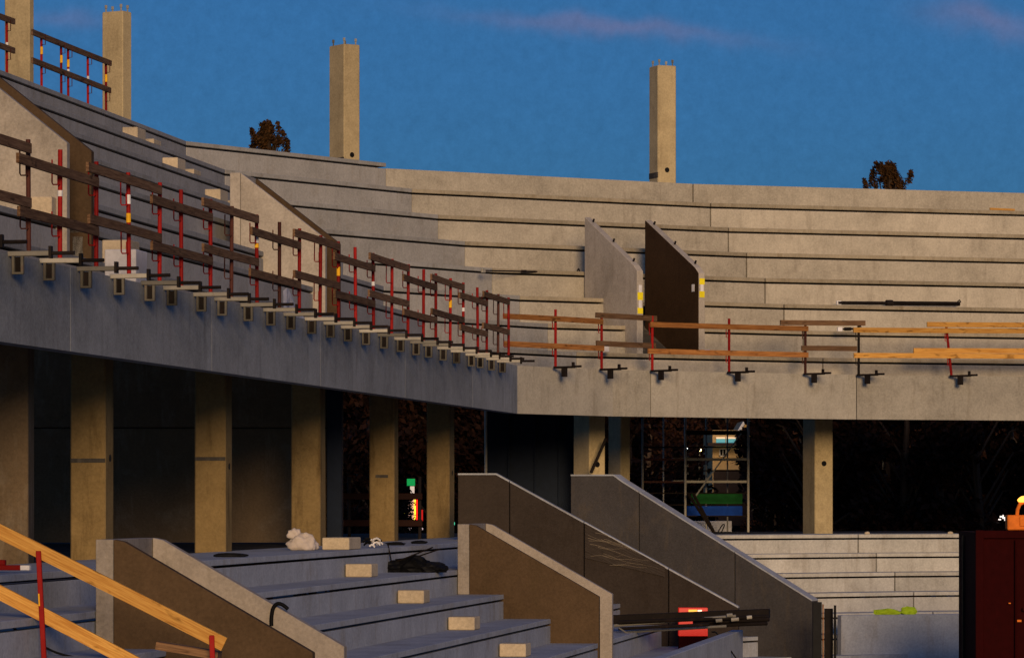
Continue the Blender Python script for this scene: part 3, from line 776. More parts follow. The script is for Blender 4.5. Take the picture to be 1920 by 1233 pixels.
# yellow handrail in the foreground
sF = hit(0, 80, 1.18)
for (a, b, lab) in (((-60, 966), (421, 1207), 'upper fresh yellow board sloping across the bottom left corner'), ((-60, 1079), (330, 1283), 'lower fresh yellow board sloping across the bottom left corner')):
    p0, _ = on_cross(sF - .05, *a); p1, _ = on_cross(sF - .05, *b)
    plank(p0, p1, .125, .04, M['wood_new'], lab, 'boards of the near handrail')
for (u0, v0, u1, v1, lab) in ((72, 1032, 83, 1240, 'red post carrying the yellow boards at the bottom left'), (397, 1190, 401, 1310, 'red post tip at the lower end of the upper yellow board')):
    p0, _ = on_cross(sF - .09, u0, v0); p1, _ = on_cross(sF - .09, u1, v1)
    rt = thing('handrail_post', p1, lab, 'post', 'posts of the near handrail')
    mb = MB(); mb.box((p0 + p1) / 2, (1, 0, 0), (0, 1, 0), (p0 - p1).normalized(), .045, .045, (p0 - p1).length); mb.build('post_tube', M['red'], rt, bevel=.005)
    if u0 == 72:
        mb = MB(); q = p0 + (p1 - p0) * .44; mb.box(q - Vector((.014, .026, 0)), (1, 0, 0), (0, 1, 0), (p0 - p1).normalized(), .012, .004, .11); mb.build('sticker', M['ylabel'], rt)

# ------------------------------------------------------------------ aisle step blocks
p0, _ = on_cross(sF + .25, 296, 1209); p1, _ = on_cross(sF + .25, 412, 1228)
plank(p0, p1, .07, .16, M['wood_grey'], 'dull brown board lying below the lower end of the yellow board', 'loose laths', 'board', 'loose_board')
def block(sec, s, o0, o1, z, h, ln, label, group, mat='block'):
    mb = MB(); c = S(sec, s + ln / 2, (o0 + o1) / 2, z + h / 2)
    mb.box((c.x, c.y, c.z), DIR[sec], FN[sec], UP, ln, abs(o1 - o0), h)
    return tag(mb.build('step_block', M[mat], bevel=.01, loc=(c.x, c.y, z)), label, 'block', group)
GBK = 'aisle step blocks'
for k, (u, lab) in enumerate(((672, 'tan step block on the first step below the landing'), (770, 'tan step block on the second step below the landing'),
                              (865, 'tan step block on the third step below the landing'), (961, 'tan step block on the fourth step below the landing'))):
    o0 = lo(k) + .02; block(0, hit(0, u, o0 + .18), o0, o0 + .36, ltop(k + 1) + .002, .175, .45, lab, GBK)
block(0, hit(0, 628, .1), -.08, .30, ltop(0) + .002, .165, .8, 'tan step block on the landing beside the white bag', GBK)
for k, u, lab in ((6, 243, 'step block highest on the left wing near the column stub'), (5, 318, 'pale step block one row below the highest block'), (4, 398, 'shaded step block left of the narrow back wall')):
    o1 = ok(k) - .31; block(0, hit(0, u, o1 + .14), o1 + .01, o1 + .28, zj(k) + NOSE + .002, .19, .55, lab, GBK)
    block(0, hit(0, u + 30, o1 + .14), o1 + .03, o1 + .29, zj(k) + NOSE + .002, .09, .5, lab.replace('block', 'slab beside the block', 1), 'thin slabs beside the step blocks')
for k, u, lab in ((2, 507, 'tan step block before the tan slanting wall'), (1, 74, 'tan step block behind the second guardrail post from the left edge'), (2, 10, 'tan step block at the left edge below the slanting wall')):
    o1 = ok(k) - .33; block(0, hit(0, u, o1 + .15), o1 + .01, o1 + .30, zj(k) + NOSE + .002, .27, .5, lab, GBK)
block(0, hit(0, 534, -2.8), -2.90, -2.64, zj(2) + NOSE + .002, .14, .5, 'low tan block beside the step block before the slanting wall', GBK)
block(0, hit(0, 225, -.40) , -.58, -.215, 2.125, .66, .5, 'whitish concrete block behind the parapet at the fourth visible post', 'blocks behind the parapet', 'white')
block(0, hit(0, 222, -.9), -1.1, -.75, zj(0) + NOSE + .002, .28, .4, 'tan block peeping above the whitish block', 'blocks behind the parapet')

# ------------------------------------------------------------------ loose things
def lump(name, c, sx, sy, sz, mat, label, cat, rough=.25, seed=0, sub=3, flat=True, parent=None):
    bm = bmesh.new(); bmesh.ops.create_icosphere(bm, subdivisions=sub, radius=1)
    for v in bm.verts:
        n = mnoise.noise(v.co * 1.7 + Vector((seed * 5.1, 0, 0))) * rough + mnoise.noise(v.co * 5 + Vector((seed * 3.3, 7, 0))) * rough * .45
        v.co *= 1 + n
        v.co.z = max(v.co.z, -.55)
        v.co = Vector((v.co.x * sx, v.co.y * sy, (v.co.z + .55) / 1.55 * sz))
    me = bpy.data.meshes.new(name); bm.to_mesh(me); bm.free(); me.materials.append(mat)
    o = bpy.data.objects.new(name, me); COL.objects.link(o)
    if parent is not None: o.parent = parent; o.location = Vector(c) - Vector(parent.location)
    else:
        o.location = c; tag(o, label, cat)
    return o
def land(u, o, k=0): return S(0, hit(0, u, o), o, ltop(k) + .002)
# white bag at the column foot
rt = thing('white_bag', land(568, -.25), 'crumpled whitish plastic bag at the column foot', 'bag')
lump('bag_body', rt.location, .19, .14, .24, M['bag'], None, None, .34, 1, sub=4, parent=rt)
c = Vector(rt.location) + Vector((-.12, 0, .16)); lump('bag_neck', c, .08, .06, .14, M['bag'], None, None, .5, 2, parent=rt)
for ch in rt.children:
    for p in ch.data.polygons: p.use_smooth = True
# black and white bundle
rt = thing('cable_bundle', land(697, .12), 'small black and white tangle on the landing edge', 'bundle')
for i in range(10):
    a = Vector(rt.location) + Vector((random.uniform(-.12, .12), random.uniform(-.05, .05), random.uniform(.0, .09)))
    MBx = MB(); n = 7; r = random.uniform(.035, .06); ax = random.uniform(0, 3)
    MBx.tube([a + Vector((r * math.cos(t / n * 6.28 + ax), .3 * r * math.sin(t / n * 9), r * abs(math.sin(t / n * 6.28 + ax)))) for t in range(n + 1)], .014, 5)
    MBx.build('cable_loop', M['white'] if i % 2 else M['black'], rt)
for u, o, w, lab in ((433, .10, .42, 'thin black mat lying on the landing right of the near opening'), (742, .0, .30, 'flat black roll on the landing left of the far mat'), (786, .02, .26, 'flat black mat on the landing next to the second stair opening')):
    lump('rubber_mat', land(u, o), w / 2, .09, .05, M['rubber'], lab, 'mat', .18, u)
# dark heap of gear on the first step
rt = thing('gear_heap', land(775, .75, 1), 'heap of black bags and rods on the first step', 'heap')
b0 = Vector(rt.location)
for i, (dx, w, h) in enumerate(((-.28, .22, .17), (.02, .26, .24), (.28, .2, .16), (.40, .12, .12))):
    lump('gear_bag', b0 + FN[0] * dx * .95, w, .15, h, M['black'], None, None, .35, i + 3, parent=rt)
for a, b in (((-.32, .12), (.30, .36)), ((.05, .22), (.42, .34)), ((-.3, .1), (-.36, .42))):
    MB().tube([b0 + FN[0] * a[0] + UP * a[1] - DIR[0] * .05, b0 + FN[0] * b[0] + UP * b[1] - DIR[0] * .08], .011, 6).build('rod', M['dark'], rt)
# cables
def cable(pts, r, name, label, mat='rubber'):
    out = []
    for i in range(len(pts) - 1):
        p0 = pts[max(i - 1, 0)]; p1 = pts[i]; p2 = pts[i + 1]; p3 = pts[min(i + 2, len(pts) - 1)]
        for k in range(6):
            t = k / 6
            out.append(.5 * ((2 * p1) + (p2 - p0) * t + (2 * p0 - 5 * p1 + 4 * p2 - p3) * t * t + (3 * p1 - p0 - 3 * p2 + p3) * t ** 3))
    out.append(pts[-1])
    return tag(MB().tube(out, r, 7).build(name, M[mat], smooth=True, loc=tuple(pts[0])), label, 'cable')
sfar = s_l1 + VOM_W - .16
cable([on_cross(sfar, *q)[0] for q in ((509, 1172), (509, 1158), (512, 1140), (520, 1131), (530, 1133), (540, 1141))], .02, 'cable_loop', 'thick black cable looped over the pale far wall at the bottom')
cable([on_cross(sF + .35, *q)[0] for q in ((-20, 1155), (10, 1164), (30, 1180), (60, 1200), (85, 1213), (110, 1224), (150, 1234))], .011, 'black_cable', 'thin black cable hanging over the steps at the bottom left')
# red beam end on the landing at left
rt = thing('red_beam', land(20, .22), 'red steel beam end with a white tip on the landing at the left edge', 'beam')
q = Vector(rt.location); mb = MB(); mb.box(q + FN[0] * -.2 + UP * .05, FN[0], DIR[0], UP, .62, .06, .05); mb.box(q + FN[0] * -.3 + UP * .10, FN[0], DIR[0], UP, .5, .06, .05); mb.build('beam', M['red'], rt, bevel=.006)
mb = MB(); mb.box(q + FN[0] * .15 + UP * .05, FN[0], DIR[0], UP, .09, .062, .045); mb.build('white_tip', M['white'], rt)
# white sheet behind the parapet
rt0 = S(0, hit(0, 553, -.32), -.32, 2.12)
mb = MB(); nx, ny = 12, 8
def shp(i, j):
    a = i / nx; b = j / ny
    u = 531 + 54 * a; h = .60 * (1 - a ** 1.6) * (.85 + .15 * math.sin(a * 9)) + .14
    p = S(0, hit(0, u, -.28 - .1 * b), -.28 - .1 * b, 2.12 + h * b + .02 * mnoise.noise(Vector((a * 6, b * 5, 1))))
    return p + FN[0] * .03 * mnoise.noise(Vector((a * 7, b * 4, 5)))
for i in range(nx):
    for j in range(ny): mb.poly([shp(i, j), shp(i + 1, j), shp(i + 1, j + 1), shp(i, j + 1)])
tag(mb.build('white_sheet', M['white'], loc=tuple(rt0)), 'bright white sheet hanging behind the left guardrail', 'sheet')
# papers on the terrace edge
tag(MB().box(S(1, hit(1, 1140, -.5), -.55, ZJ0 + NOSE + .10), DIR[1], FN[1], UP, .16, .05, .2).build('paper_packet', M['white'], bevel=.01, loc=tuple(S(1, hit(1, 1140, -.5), -.55, ZJ0 + NOSE))), 'small white packet behind the short dark boards', 'packet')
tag(MB().box(S(2, hit(2, 1326, -1.36), -1.36, zj(0) + NOSE + .07), DIR[2], FN[2], UP, .13, .06, .10).build('blue_container', M['bluebit'], bevel=.012, loc=tuple(S(2, hit(2, 1326, -1.36), -1.36, zj(0) + NOSE))), 'small pale blue plastic piece right of the dark opening', 'plastic piece')
# steel props lying on the terrace
def prop(u0, v0, u1, v1, sec, o, label, r=.045):
    def pt(u, v):
        s = hit(sec, u, o); p = S(sec, s, o); return Vector((p.x, p.y, (V0 - v) / F * p.y))
    p0, p1 = pt(u0, v0), pt(u1, v1); m = p0 + (p1 - p0) * .42
    rt = thing('steel_prop', (p0 + p1) / 2, label, 'steel prop')
    MB().tube([p0, m], r * .78, 8).build('inner_tube', M['dark'], rt)
    MB().tube([m - (p1 - p0) * .02, p1], r, 8).build('outer_tube', M['dark'], rt)
    MB().tube([m - (p1 - p0).normalized() * .07, m + (p1 - p0).normalized() * .07], r * 1.5, 8).build('collar', M['dark'], rt)
    d = (p1 - p0).normalized()
    mb = MB(); mb.box(p0 + d * .02, d, Vector((d.y, -d.x, 0)), UP, .1, .04, .085); mb.build('end_plate', M['white'] if sec == 3 else M['galv'], rt, bevel=.004)
    mb = MB(); mb.tube([p1 - d * .05, p1 - d * .03 + UP * .06, p1 + UP * .08, p1 + d * .03 + UP * .03], .014, 6); mb.build('pin', M['dark'], rt)
    return rt
prop(1571, 567.5, 1799, 569.5, 3, ok(3) + .34, 'long black steel prop lying on the tan terrace at right')
prop(905, 507, 1085, 511, 1, ok(3) + .36, 'thin black steel prop lying on the terrace left of the grey slanting wall', .018)
prop(1573, 617, 1612, 616, 3, ok(1) + .5, 'short steel prop end with a white plate behind the dull boards', .022)
a_ = S(3, hit(3, 1856, ok(6) + .004), ok(6) + .004, zj(6) + NOSE + .03); b_ = S(3, hit(3, 1906, ok(6) + .004), ok(6) - .1, zj(6) + NOSE + .03)
plank(a_, b_, .045, .03, M['wood_new'], 'thin pale lath lying high on the tan terrace near the right edge', 'loose laths', 'lath', 'wood_lath')
# high visibility clothing on the right parapet
rt = thing('vest', S(3, hit(3, 1680, 4.68), 4.68, -2.15), 'yellow green high visibility clothing lying on the right parapet', 'clothing')
lump('vest_body', S(3, hit(3, 1664, 4.66), 4.66, -2.15), .24, .08, .11, M['hivis'], None, None, .3, 4, parent=rt)
lump('sleeve', S(3, hit(3, 1704, 4.66), 4.66, -2.15), .15, .07, .15, M['hivis'], None, None, .35, 8, parent=rt)
for u, lab in ((1626, 'small tan stone lying on the top row right of the joint'), (1782, 'small tan stone on the top row near the container')):
    lump('stone', S(3, hit(3, u, .3), .3, ltop(0)), .055, .04, .05, M['block'], lab, 'stone', .2, u)
# bundle of props, red cabinet
rt = thing('prop_bundle', at(1300, 1178, 59.3), 'bundle of black steel props and a beam lying across steps and parapet', 'prop bundle')
mb = MB(); a, b = at(1148, 1161, 59.6), at(1443, 1149, 59.0); d = (b - a).normalized(); mb.box((a + b) / 2, d, Vector((-d.y, d.x, 0)), UP, (b - a).length, .14, .15); mb.build('beam', M['dark'], rt, bevel=.012)
for i, (p, q, r) in enumerate((((1152, 1172), (1380, 1154), .024), ((1175, 1184), (1362, 1173), .022), ((1160, 1166), (1440, 1155), .03), ((1300, 1166), (1442, 1160), .035), ((1330, 1172), (1438, 1168), .03), ((1160, 1178), (1330, 1170), .026))):
    a, b = at(*p, 59.3 - .04 * i), at(*q, 58.85 - .04 * i)
    MB().tube([a, b], r, 8).build('prop_tube', M['galv'] if i in (0, 1) else M['dark'], rt)
for (u, v, w) in ((1348, 1163, .1), (1378, 1161, .12), (1368, 1153, .09), (1180, 1190, .09), (1405, 1157, .08)):
    c = at(u, v, 58.8); MB().tube([c - Vector((w / 2, 0, 0)), c + Vector((w / 2, 0, .01))], .03, 8).build('prop_collar', M['galv'], rt)
a = at(1160, 1176, 58.9); MB().tube([a, at(1182, 1190, 58.9)], .012, 6).build('pin', M['galv'], rt)
rt = thing('red_cabinet', at(1300, 1193, 61.2), 'glowing red box behind the black prop bundle', 'box')
a, b = at(1273, 1139, 61.2), at(1327, 1192, 61.2)
mb = MB(); mb.abox(a.x, b.x, 61.21, 61.5, ltop(6), b.z); mb.build('plinth', M['cont'], rt)
mb = MB(); mb.abox(a.x, b.x, 61.2, 61.5, b.z + .003, a.z); mb.build('cabinet_body', M['redbox'], rt, bevel=.004)
a, b = at(1291, 1142, 61.19), at(1307, 1147, 61.19); mb = MB(); mb.abox(a.x, b.x, 61.185, 61.2, b.z, a.z); mb.build('warning_label', M['amber_lit'], rt)
a, b = at(1308, 1142.5, 61.19), at(1316, 1147, 61.19); mb = MB(); mb.abox(a.x, b.x, 61.185, 61.2, b.z, a.z); mb.build('paper_label', M['white_lit'], rt)
cable([at(1335, 1184, 58.6), at(1342, 1185, 58.5), at(1352, 1196, 58.4), at(1368, 1216, 58.3), at(1385, 1240, 58.2)], .012, 'black_cable', 'black cable dropping from the prop bundle to the bottom edge')
# gate at the end of the long wall
rt = thing('steel_gate', at(1545, 1233, 66), 'black steel gate frame between the long wall end and the right parapet', 'gate')
for (u0, u1, v0, mt, nm, y) in ((1524, 1541, 1128, 'rubber', 'gate_panel', 64.3), (1542.5, 1544.5, 1132, 'wood_mid', 'edge_strip', 64.3), (1546, 1562, 1140, 'dark', 'gate_panel', 64.9), (1564, 1568, 1134, 'black', 'gate_post', 64.6)):
    a = at(u0, v0, y); b = at(u1, v0, y); mb = MB(); mb.abox(a.x, b.x, y, y + .08, GROUND, a.z); mb.build(nm, M[mt], rt, bevel=.004)

# ------------------------------------------------------------------ red container at right
yc = 58.0
rt = thing('shipping_container', at(1900, 1233, yc), 'dark red shipping container at the right edge', 'container')
a = at(1830, 994, yc); zt = a.z; x0 = a.x; Lc = 6.0; Wc = 2.4
mb = MB(); nr = 42; prev = []
for k in range(nr * 4 + 1):
    ph = k % 4; x = x0 + .1 + (Lc - .2) * k / (nr * 4)
    prev.append((x, yc + (.062 if ph in (1, 2) else .065)))
for (xa, ya), (xb, yb) in zip(prev, prev[1:]):
    mb.poly([(xa, ya, GROUND + .15), (xb, yb, GROUND + .15), (xb, yb, zt - .1), (xa, ya, zt - .1)])
mb.abox(x0 + .02, x0 + Lc - .02, yc + .07, yc + Wc, GROUND + .1, zt - .03)
mb.build('corrugated_body', M['cont'], rt)
mb = MB(); mb.abox(x0, x0 + Lc, yc, yc + .1, zt - .12, zt); mb.abox(x0, x0 + Lc, yc, yc + .1, GROUND, GROUND + .16); mb.build('side_rail', M['cont'], rt, bevel=.006)
mb = MB(); mb.abox(x0 - .004, x0 + .12, yc - .004, yc + .14, GROUND + .004, zt + .004); mb.build('corner_post', M['cont'], rt, bevel=.006)
b = at(1806, 1005, yc + 1.5)
mb = MB(); mb.abox(b.x + .0, b.x + .24, yc + 1.6, yc + 1.66, GROUND, at(0, 1003, yc + 1.6).z); mb.build('dark_end_strip', M['black'], rt)  # added black slab stands for the container's dark left end
for (u, v, w, h) in ((1893, 1130, 4, 2), (1911, 1163, 8, 4)):
    p = at(u, v, yc); mb = MB(); mb.box((p.x, yc - .008, p.z), (1, 0, 0), (0, 1, 0), (0, 0, 1), w / F * yc, .012, h / F * yc); mb.build('reflector', M['orange'], rt)
for x in (.62, 1.0, 1.38):
    mb = MB(); mb.tube([(x0 + x, yc - .01, GROUND + .2), (x0 + x, yc - .01, zt - .14)], .018, 6); mb.build('locking_bar', M['cont'], rt)
mb = MB(); mb.box((x0 + .8, yc - .02, -1.75), (1, 0, 0), (0, 1, 0), UP, .16, .03, .05); mb.build('lock_handle', M['cont'], rt)
# work lamp on an orange box, on top of the container
rt = thing('work_lamp', at(1908, 993, yc + .6), 'orange glowing lamp on an orange box on top of the container', 'lamp')
y = yc + .6
def lq(u0, u1, v0, v1, nm, mat, t=.25, yy=y):
    a, b = at(u0, v0, yy), at(u1, v1, yy); mb = MB(); mb.abox(a.x, b.x, yy, yy + t, b.z, a.z); return mb.build(nm, mat, rt, bevel=.012)
zt2 = zt + .002
a, b = at(1889, 965, y), at(1945, 993, y); mb = MB(); mb.abox(a.x, b.x, y, y + .3, zt2, a.z); mb.build('box_body', M['orange'], rt, bevel=.015)
lq(1912, 1940, 968, 986, 'lid_panel', M['orange'], .02, y - .02)
mb = MB()
p = [at(1907, 965, y + .1), at(1908, 955, y + .1), at(1912, 945, y + .1), at(1922, 940, y + .1), at(1932, 945, y + .1), at(1936, 965, y + .1)]
mb.tube(p, .03, 8); mb.build('lamp_guard', M['orange'], rt)
lump('lamp_globe', at(1920, 941, y + .1), .10, .08, .10, glow('lamp_glow', (1.0, .42, .06), 2.2), None, None, .25, 3, 2, parent=rt)
for i in range(7):
    p = at(1872 + random.uniform(0, 16), 966 + random.uniform(0, 8), 100); mb = MB(); mb.box(p, (1, 0, 0), (0, 1, 0), (0, 0, 1), .03 + random.random() * .05, .02, .03 + random.random() * .04)
    if i == 0: wl = thing('far_window_lights', p, 'cluster of tiny white lights left of the orange lamp', 'lights')
    ob = mb.build('light_point', glow('far_white', (1, .85, .75), 1.3), wl)

# ------------------------------------------------------------------ scaffold tower
ys = 79.0
rt = thing('scaffold_tower', at(1300, 1003, ys), 'tall tube scaffold tower under the upper stand', 'scaffold')
def sc(u, v, dy=0): return at(u, v, ys + dy)
for u, dy, r in ((1205, 0, .024), (1244, 1.0, .016), (1285, 0, .026), (1324, 1.0, .02), (1364, 1.0, .016), (1403, 0, .026)):
    MB().tube([Vector((sc(u, 0, dy).x, ys + dy, -.76)), sc(u, 775, dy)], r, 8).build('standard', M['galv'], rt)
for v in (838, 882, 924, 946, 967):
    MB().tube([sc(1205, v), sc(1403, v)], .016, 6).build('ledger', M['dark'], rt)
for v in (860, 902):
    a, b = sc(1262, v), sc(1403, v); MB().abox(a.x, b.x, ys + .05, ys + .9, a.z - .03, a.z + .02).build('platform', M['galv'], rt)
    a, b = sc(1205, v), sc(1285, v); MB().abox(a.x, b.x, ys + .02, ys + .9, a.z - .03, a.z + .01).build('platform', M['rust'], rt)
MB().tube([sc(1295, 942, -.05), sc(1390, 812, -.05)], .018, 6).build('diagonal_brace', M['galv'], rt)
a, b = sc(1285, 812), sc(1403, 806); MB().abox(a.x, b.x, ys, ys + .9, a.z - .02, a.z + .06).build('top_deck', M['dark'], rt)
for (u0, v0, u1, v1) in ((1290, 925, 1340, 1000), (1300, 925, 1342, 1003)):
    MB().tube([sc(u0, v0, -.3), sc(u1, v1, -.3)], .035, 6).build('leaning_tube', M['dark'], rt)
cable([sc(1345, 1005, -1), sc(1347, 996, -1), sc(1354, 984, -1), sc(1358, 983, -1), sc(1356, 990, -1), sc(1349, 1005, -1)], .012, 'wire_loop', 'thin wire loop standing up from the wall top below the scaffold')
wall_quad(1296, 1392, 925, 944, ys + .95, .02, M['green'], 'netting_strip', 'green netting strip behind the scaffold tower', 'netting')
wall_quad(1288, 1392, 948, 967, ys + .95, .02, M['blue'], 'netting_strip', 'blue netting strip behind the scaffold tower', 'netting')
wall_quad(1288, 1372, 976, 1012, ys + 5, .04, M['trim'], 'white_fence', 'pale board fence low behind the scaffold tower', 'fence')

# ------------------------------------------------------------------ far houses, lights and neon seen below the deck
yh = 128.0
hs = thing('house', at(1390, 1000, yh), 'ochre house with a white gable and small window beyond the scaffold', 'house')
def hq(u0, u1, v0, v1, nm, mat, t=.1, yy=yh, parent=hs, bev=0):
    a, b = at(u0, v0, yy), at(u1, v1, yy); mb = MB(); mb.abox(a.x, b.x, yy, yy + t, b.z, a.z); return mb.build(nm, mat, parent, bevel=bev)
hq(1336, 1412, 806, 985, 'wall', M['house'], 6, yh)
mb = MB(); c = [at(1384, 812, yh - .3), at(1399, 787, yh - .3), at(1413, 808, yh - .3)]
mb.hexa([c[0], c[1], c[2]], [p + Vector((0, 5, 0)) for p in c]); mb.build('gable', M['house'], hs)
for p, q in ((c[0], c[1]), (c[1], c[2])):
    MB().box((p + q) / 2 + Vector((0, -.1, .05)), (q - p).normalized(), (0, 1, 0), (q - p).normalized().cross(Vector((0, 1, 0))), (q - p).length + .1, .25, .09).build('bargeboard', M['trim'], hs)
mb = MB(); a = [at(1326, 836, yh - .6), at(1388, 836, yh - .6)]; mb.box((a[0] + a[1]) / 2 + UP * .06, (1, 0, 0), (0, 1, 0), UP, (a[1] - a[0]).length, 1.0, .1); mb.build('porch_roof', M['roof'], hs)
tl = glow('teal_lit_window', (.05, .30, .36), .55); wl_ = glow('warm_lit_window', (.9, .62, .38), .6)
for u0, u1 in ((1343, 1360), (1362, 1384)):
    w = hq(u0, u1, 820, 835, 'window', tl, .05, yh - .06); hq(u0, u1, 819, 822, 'window_head', wl_, .05, yh - .12, w if False else hs)
w = hq(1350, 1361, 842, 854, 'window', M['black'], .05, yh - .05)
for (u0, u1, v0, v1) in ((1349, 1350.5, 841, 855), (1360.5, 1362, 841, 855), (1355, 1356, 841, 855), (1349, 1362, 840.5, 842), (1349, 1362, 853.5, 855)):
    hq(u0, u1, v0, v1, 'window_frame', M['trim'], .06, yh - .1)
hq(1338, 1412, 880, 985, 'plinth', M['roof'], .08, yh - .09)
# street lamps
for i, (u, v, col, e_, r, lab) in enumerate(((1312, 846, (1, .66, .25), 190, .07, 'small yellow street lamp beyond the scaffold tower'), (1290, 844, (.7, .85, 1), 30, .06, 'small blue white street lamp beyond the scaffold tower'))):
    p = at(u, v, 122); rt = thing('street_lamp', (p.x, p.y, GROUND), lab, 'street lamp')
    MB().tube([(p.x, p.y + .25, GROUND), (p.x, p.y + .25, p.z + .1)], .03, 6).build('pole', M['rubber'], rt)
    lump('lamp_head', p, r, r, r * 1.6, glow('street_lamp_glow', col, 1.5), None, None, .1, i, 2, parent=rt)
    ld = bpy.data.lights.new('street_lamp_light', 'POINT'); ld.energy = e_; ld.color = col; ld.shadow_soft_size = .1
    lo_ = bpy.data.objects.new('street_lamp_light', ld); COL.objects.link(lo_); lo_.parent = rt; lo_.location = Vector((p.x, p.y - .4, p.z + .1)) - Vector(rt.location)
# lamp head above the corner terrace
p = at(559, 292, 92); rt = thing('street_lamp', (p.x, p.y, GROUND), 'lit yellow street lamp head peeping over the corner terrace', 'street lamp')
MB().tube([(p.x + .1, p.y, GROUND), (p.x + .1, p.y, p.z - .05)], .05, 6).build('pole', M['dark'], rt)
mb = MB(); mb.box(p, (1, 0, .12), (0, 1, 0), (-.12, 0, 1), .15, .2, .045); mb.build('lamp_head', glow('street_lamp_yellow', (1, .75, .08), 1.6), rt, bevel=.01)
# neon shop front between two columns
yn = 96.0
rt = thing('lit_shop_sign', at(775, 1000, yn), 'glowing shop front with red and yellow neon between two columns', 'shop sign')
def nq(u0, u1, v0, v1, nm, mat, dy=0):
    a, b = at(u0, v0, yn + dy), at(u1, v1, yn + dy); mb = MB(); mb.abox(a.x, b.x, yn + dy, yn + dy + .05, b.z, a.z); mb.build(nm, mat, rt)
nq(765, 776, 934, 976, 'light_panel', glow('shop_white', (1, .55, .42), .62))
nq(776.5, 779.5, 933, 975, 'neon_tube', glow('neon_yellow', (1, .75, .04), 1.6), -.06)
nq(780, 783, 932, 976, 'neon_tube', glow('neon_red', (1, .02, .01), 1.3), -.06)
nq(786, 793, 955, 976, 'red_panel', glow('red_glow', (.6, .015, .01), .8))
nq(765, 793, 989, 992.5, 'light_strip', glow('strip_white', (1, .7, .65), .8), -.06)
nq(769, 777, 911, 924, 'white_panel', glow('shop_white2', (1, .75, .55), .6))
nq(763, 778, 897, 910, 'green_panel', glow('green_glow', (.01, .42, .08), .6), -.04)
nq(752, 759, 958, 972, 'yellow_panel', glow('yellow_glow', (.6, .5, .05), .6))
p = at(851.5, 981, 80); mb = MB(); mb.box(p, (1, 0, 0), (0, 1, 0), UP, .025, .02, .06); tag(mb.build('signal_light', glow('green_point', (.1, .9, .5), .8)), 'tiny green light at the right side of the column with the hole', 'light')

# ------------------------------------------------------------------ trees
def tree_proto(h, cr, ch, nleaf, lsize, mat, seed, name='leafy_tree', ragged=False):
    rnd = random.Random(seed)
    rt = thing(name, (0, 0, 0), 'x', 'tree')
    mb = MB(); pts = [(0, 0, 0), (.1, .05, h * .3), (-.05, .1, h * .6), (.05, 0, h * .95)]
    mb.tube(pts, .17, 8, .03)
    clumps = []
    for i in range(120 if ragged else 26):
        a = rnd.uniform(0, 6.28); zc = h - ch + ch * rnd.random() ** (.42 if ragged else .8)
        tt = (zc - (h - ch)) / ch; rr = cr * ((1.04 - tt ** 1.9) if ragged else (1 - tt ** 1.5 * .8)) * math.sqrt(rnd.random())
        p = Vector((rr * math.cos(a), rr * math.sin(a), zc)); clumps.append((p, rnd.uniform(.35, .75) * cr * (.24 if ragged else .45)))
        mb.tube([(0, 0, max(h * .25, zc - rr * .9 - .3)), tuple(p * .6 + Vector((0, 0, zc * .36))), tuple(p)], .04, 5, .012)
    clumps.append((Vector((0, 0, h - .2)), cr * .25))
    if ragged:
        for i in range(12):
            a = rnd.uniform(0, 6.28); rr = cr * rnd.uniform(.05, .7); z0 = h - ch * rnd.uniform(.15, .9) * (.5 + .5 * rr / cr); ln = min(rnd.uniform(.2, .5), h - z0 + .05)
            p0 = Vector((rr * math.cos(a), rr * math.sin(a), z0)); p1 = p0 + Vector((rnd.uniform(-.12, .12), rnd.uniform(-.12, .12), ln))
            mb.tube([p0, p1], .012, 4, .005)
            for q in range(5): clumps.append((p0 + (p1 - p0) * q / 4, .13 - .018 * q))
    mb.build('trunk', M['bark'], rt)
    lv = MB()
    for i in range(nleaf):
        c, r = rnd.choice(clumps)
        d = Vector((rnd.gauss(0, 1), rnd.gauss(0, 1), rnd.gauss(0, .9))).normalized() * r * rnd.random() ** .45
        p = c + d; s = lsize * rnd.uniform(.6, 1.3)
        n = Vector((rnd.gauss(0, 1), rnd.gauss(0, 1), rnd.gauss(0, 1))).normalized(); t = n.orthogonal().normalized(); b = n.cross(t)
        lv.poly([p - t * s, p + b * s * .5, p + t * s, p - b * s * .5])
    me = lv.build('crown', mat, rt)
    return rt
tall = tree_proto(13.6, 1.02, 2.6, 7000, .05, M['leaf'], 4, ragged=True)
belt1 = tree_proto(9.2, 2.6, 8.6, 10000, .115, M['leaf2'], 5)
belt2 = tree_proto(8.2, 2.4, 7.8, 10000, .11, M['leaf2'], 9)
def place(o, u, y, ztop, protoh, label, group=None, first=False, rz=0):
    t = o if first else copy_tree(o)
    x = (u - U0) / F * y; sc_ = (ztop - GROUND) / protoh
    t.location = (x, y, GROUND); t.scale = (sc_ if sc_ < 1.2 else 1.1, sc_ if sc_ < 1.2 else 1.1, sc_); t.rotation_euler = (0, 0, rz)
    t['label'] = label; t['category'] = 'tree'
    if group: t['group'] = group
    return t
place(tall, 500, 106, (V0 - 232) / F * 106, 13.6, 'brown autumn tree top left of the second column stub', None, True)
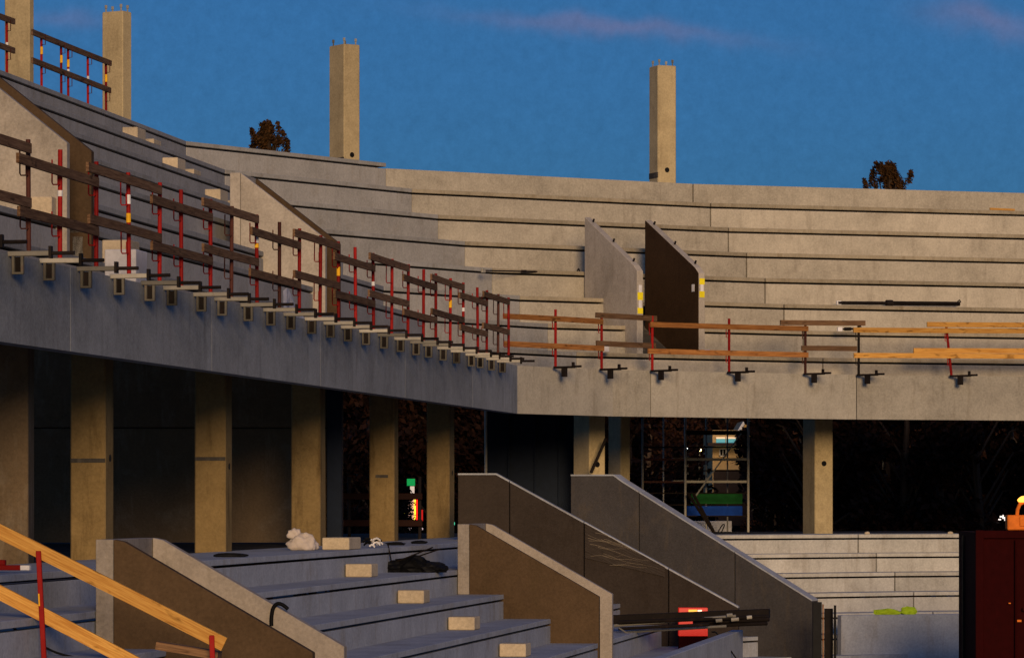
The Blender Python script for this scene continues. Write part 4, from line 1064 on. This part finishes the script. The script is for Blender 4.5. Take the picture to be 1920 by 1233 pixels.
place(tall, 1668, 106, (V0 - 308) / F * 106, 13.6, 'dark tree top above the right terrace edge', None, False, 2.1)
wd = MB(); rw_ = random.Random(11)
for i in range(26000):
    p = Vector((rw_.uniform(-22, 36), 158 + rw_.uniform(0, 7), GROUND + 9.6 * rw_.random() + rw_.uniform(-.3, .8)))
    n = Vector((rw_.gauss(0, 1), rw_.gauss(0, 1), rw_.gauss(0, 1))).normalized(); t_ = n.orthogonal().normalized(); b_ = n.cross(t_); q = rw_.uniform(.25, .6)
    wd.poly([p - t_ * q, p + b_ * q * .6, p + t_ * q, p - b_ * q * .6])
tag(wd.build('far_wood', M['leaf2']), 'far dark wood closing the view under the stand', 'wood', kind='stuff')
spots = [(640, 104, 5.6), (700, 101, 5.2), (735, 110, 5.9), (830, 103, 5.5), (880, 108, 5.2), (950, 104, 5.8), (1030, 110, 5.4), (1110, 104, 5.5), (1175, 101, 5.6),
         (1535, 99, 5.6), (1570, 106, 5.4), (1560, 101, 5.8), (1640, 107, 5.6), (1700, 100, 5.2), (1765, 104, 5.9), (1830, 100, 5.4), (1890, 108, 5.6), (1960, 102, 5.5), (1455, 124, 1.5), (1300, 150, 5.8), (1360, 152, 5.5), (790, 140, 6), (560, 112, 5.4), (450, 108, 5.3),
         (670, 117, 5.6), (760, 119, 5.6), (860, 118, 5.6), (920, 117, 5.6), (990, 119, 5.6), (1070, 118, 5.7), (1150, 117, 5.6), (1215, 140, 6.0), (1250, 142, 6.0), (1500, 136, 5.6), (1530, 119, 5.6), (1600, 117, 5.6), (1670, 118, 5.6), (1735, 119, 5.6), (1800, 117, 5.6), (1860, 119, 5.6), (1925, 118, 5.6)]
place(belt1, 752, 95, .15, 9.2, 'small dark shrub in front of the glowing shop sign', None, True, 1.0)
for i, (u, y, zt_) in enumerate(spots):
    pr = belt1 if i % 2 == 0 else belt2
    place(pr, u, y, zt_, 9.2 if i % 2 == 0 else 8.2, 'dark tree in the row standing in shade behind the stand', 'dark trees behind the stand', i == 1, random.uniform(0, 6))
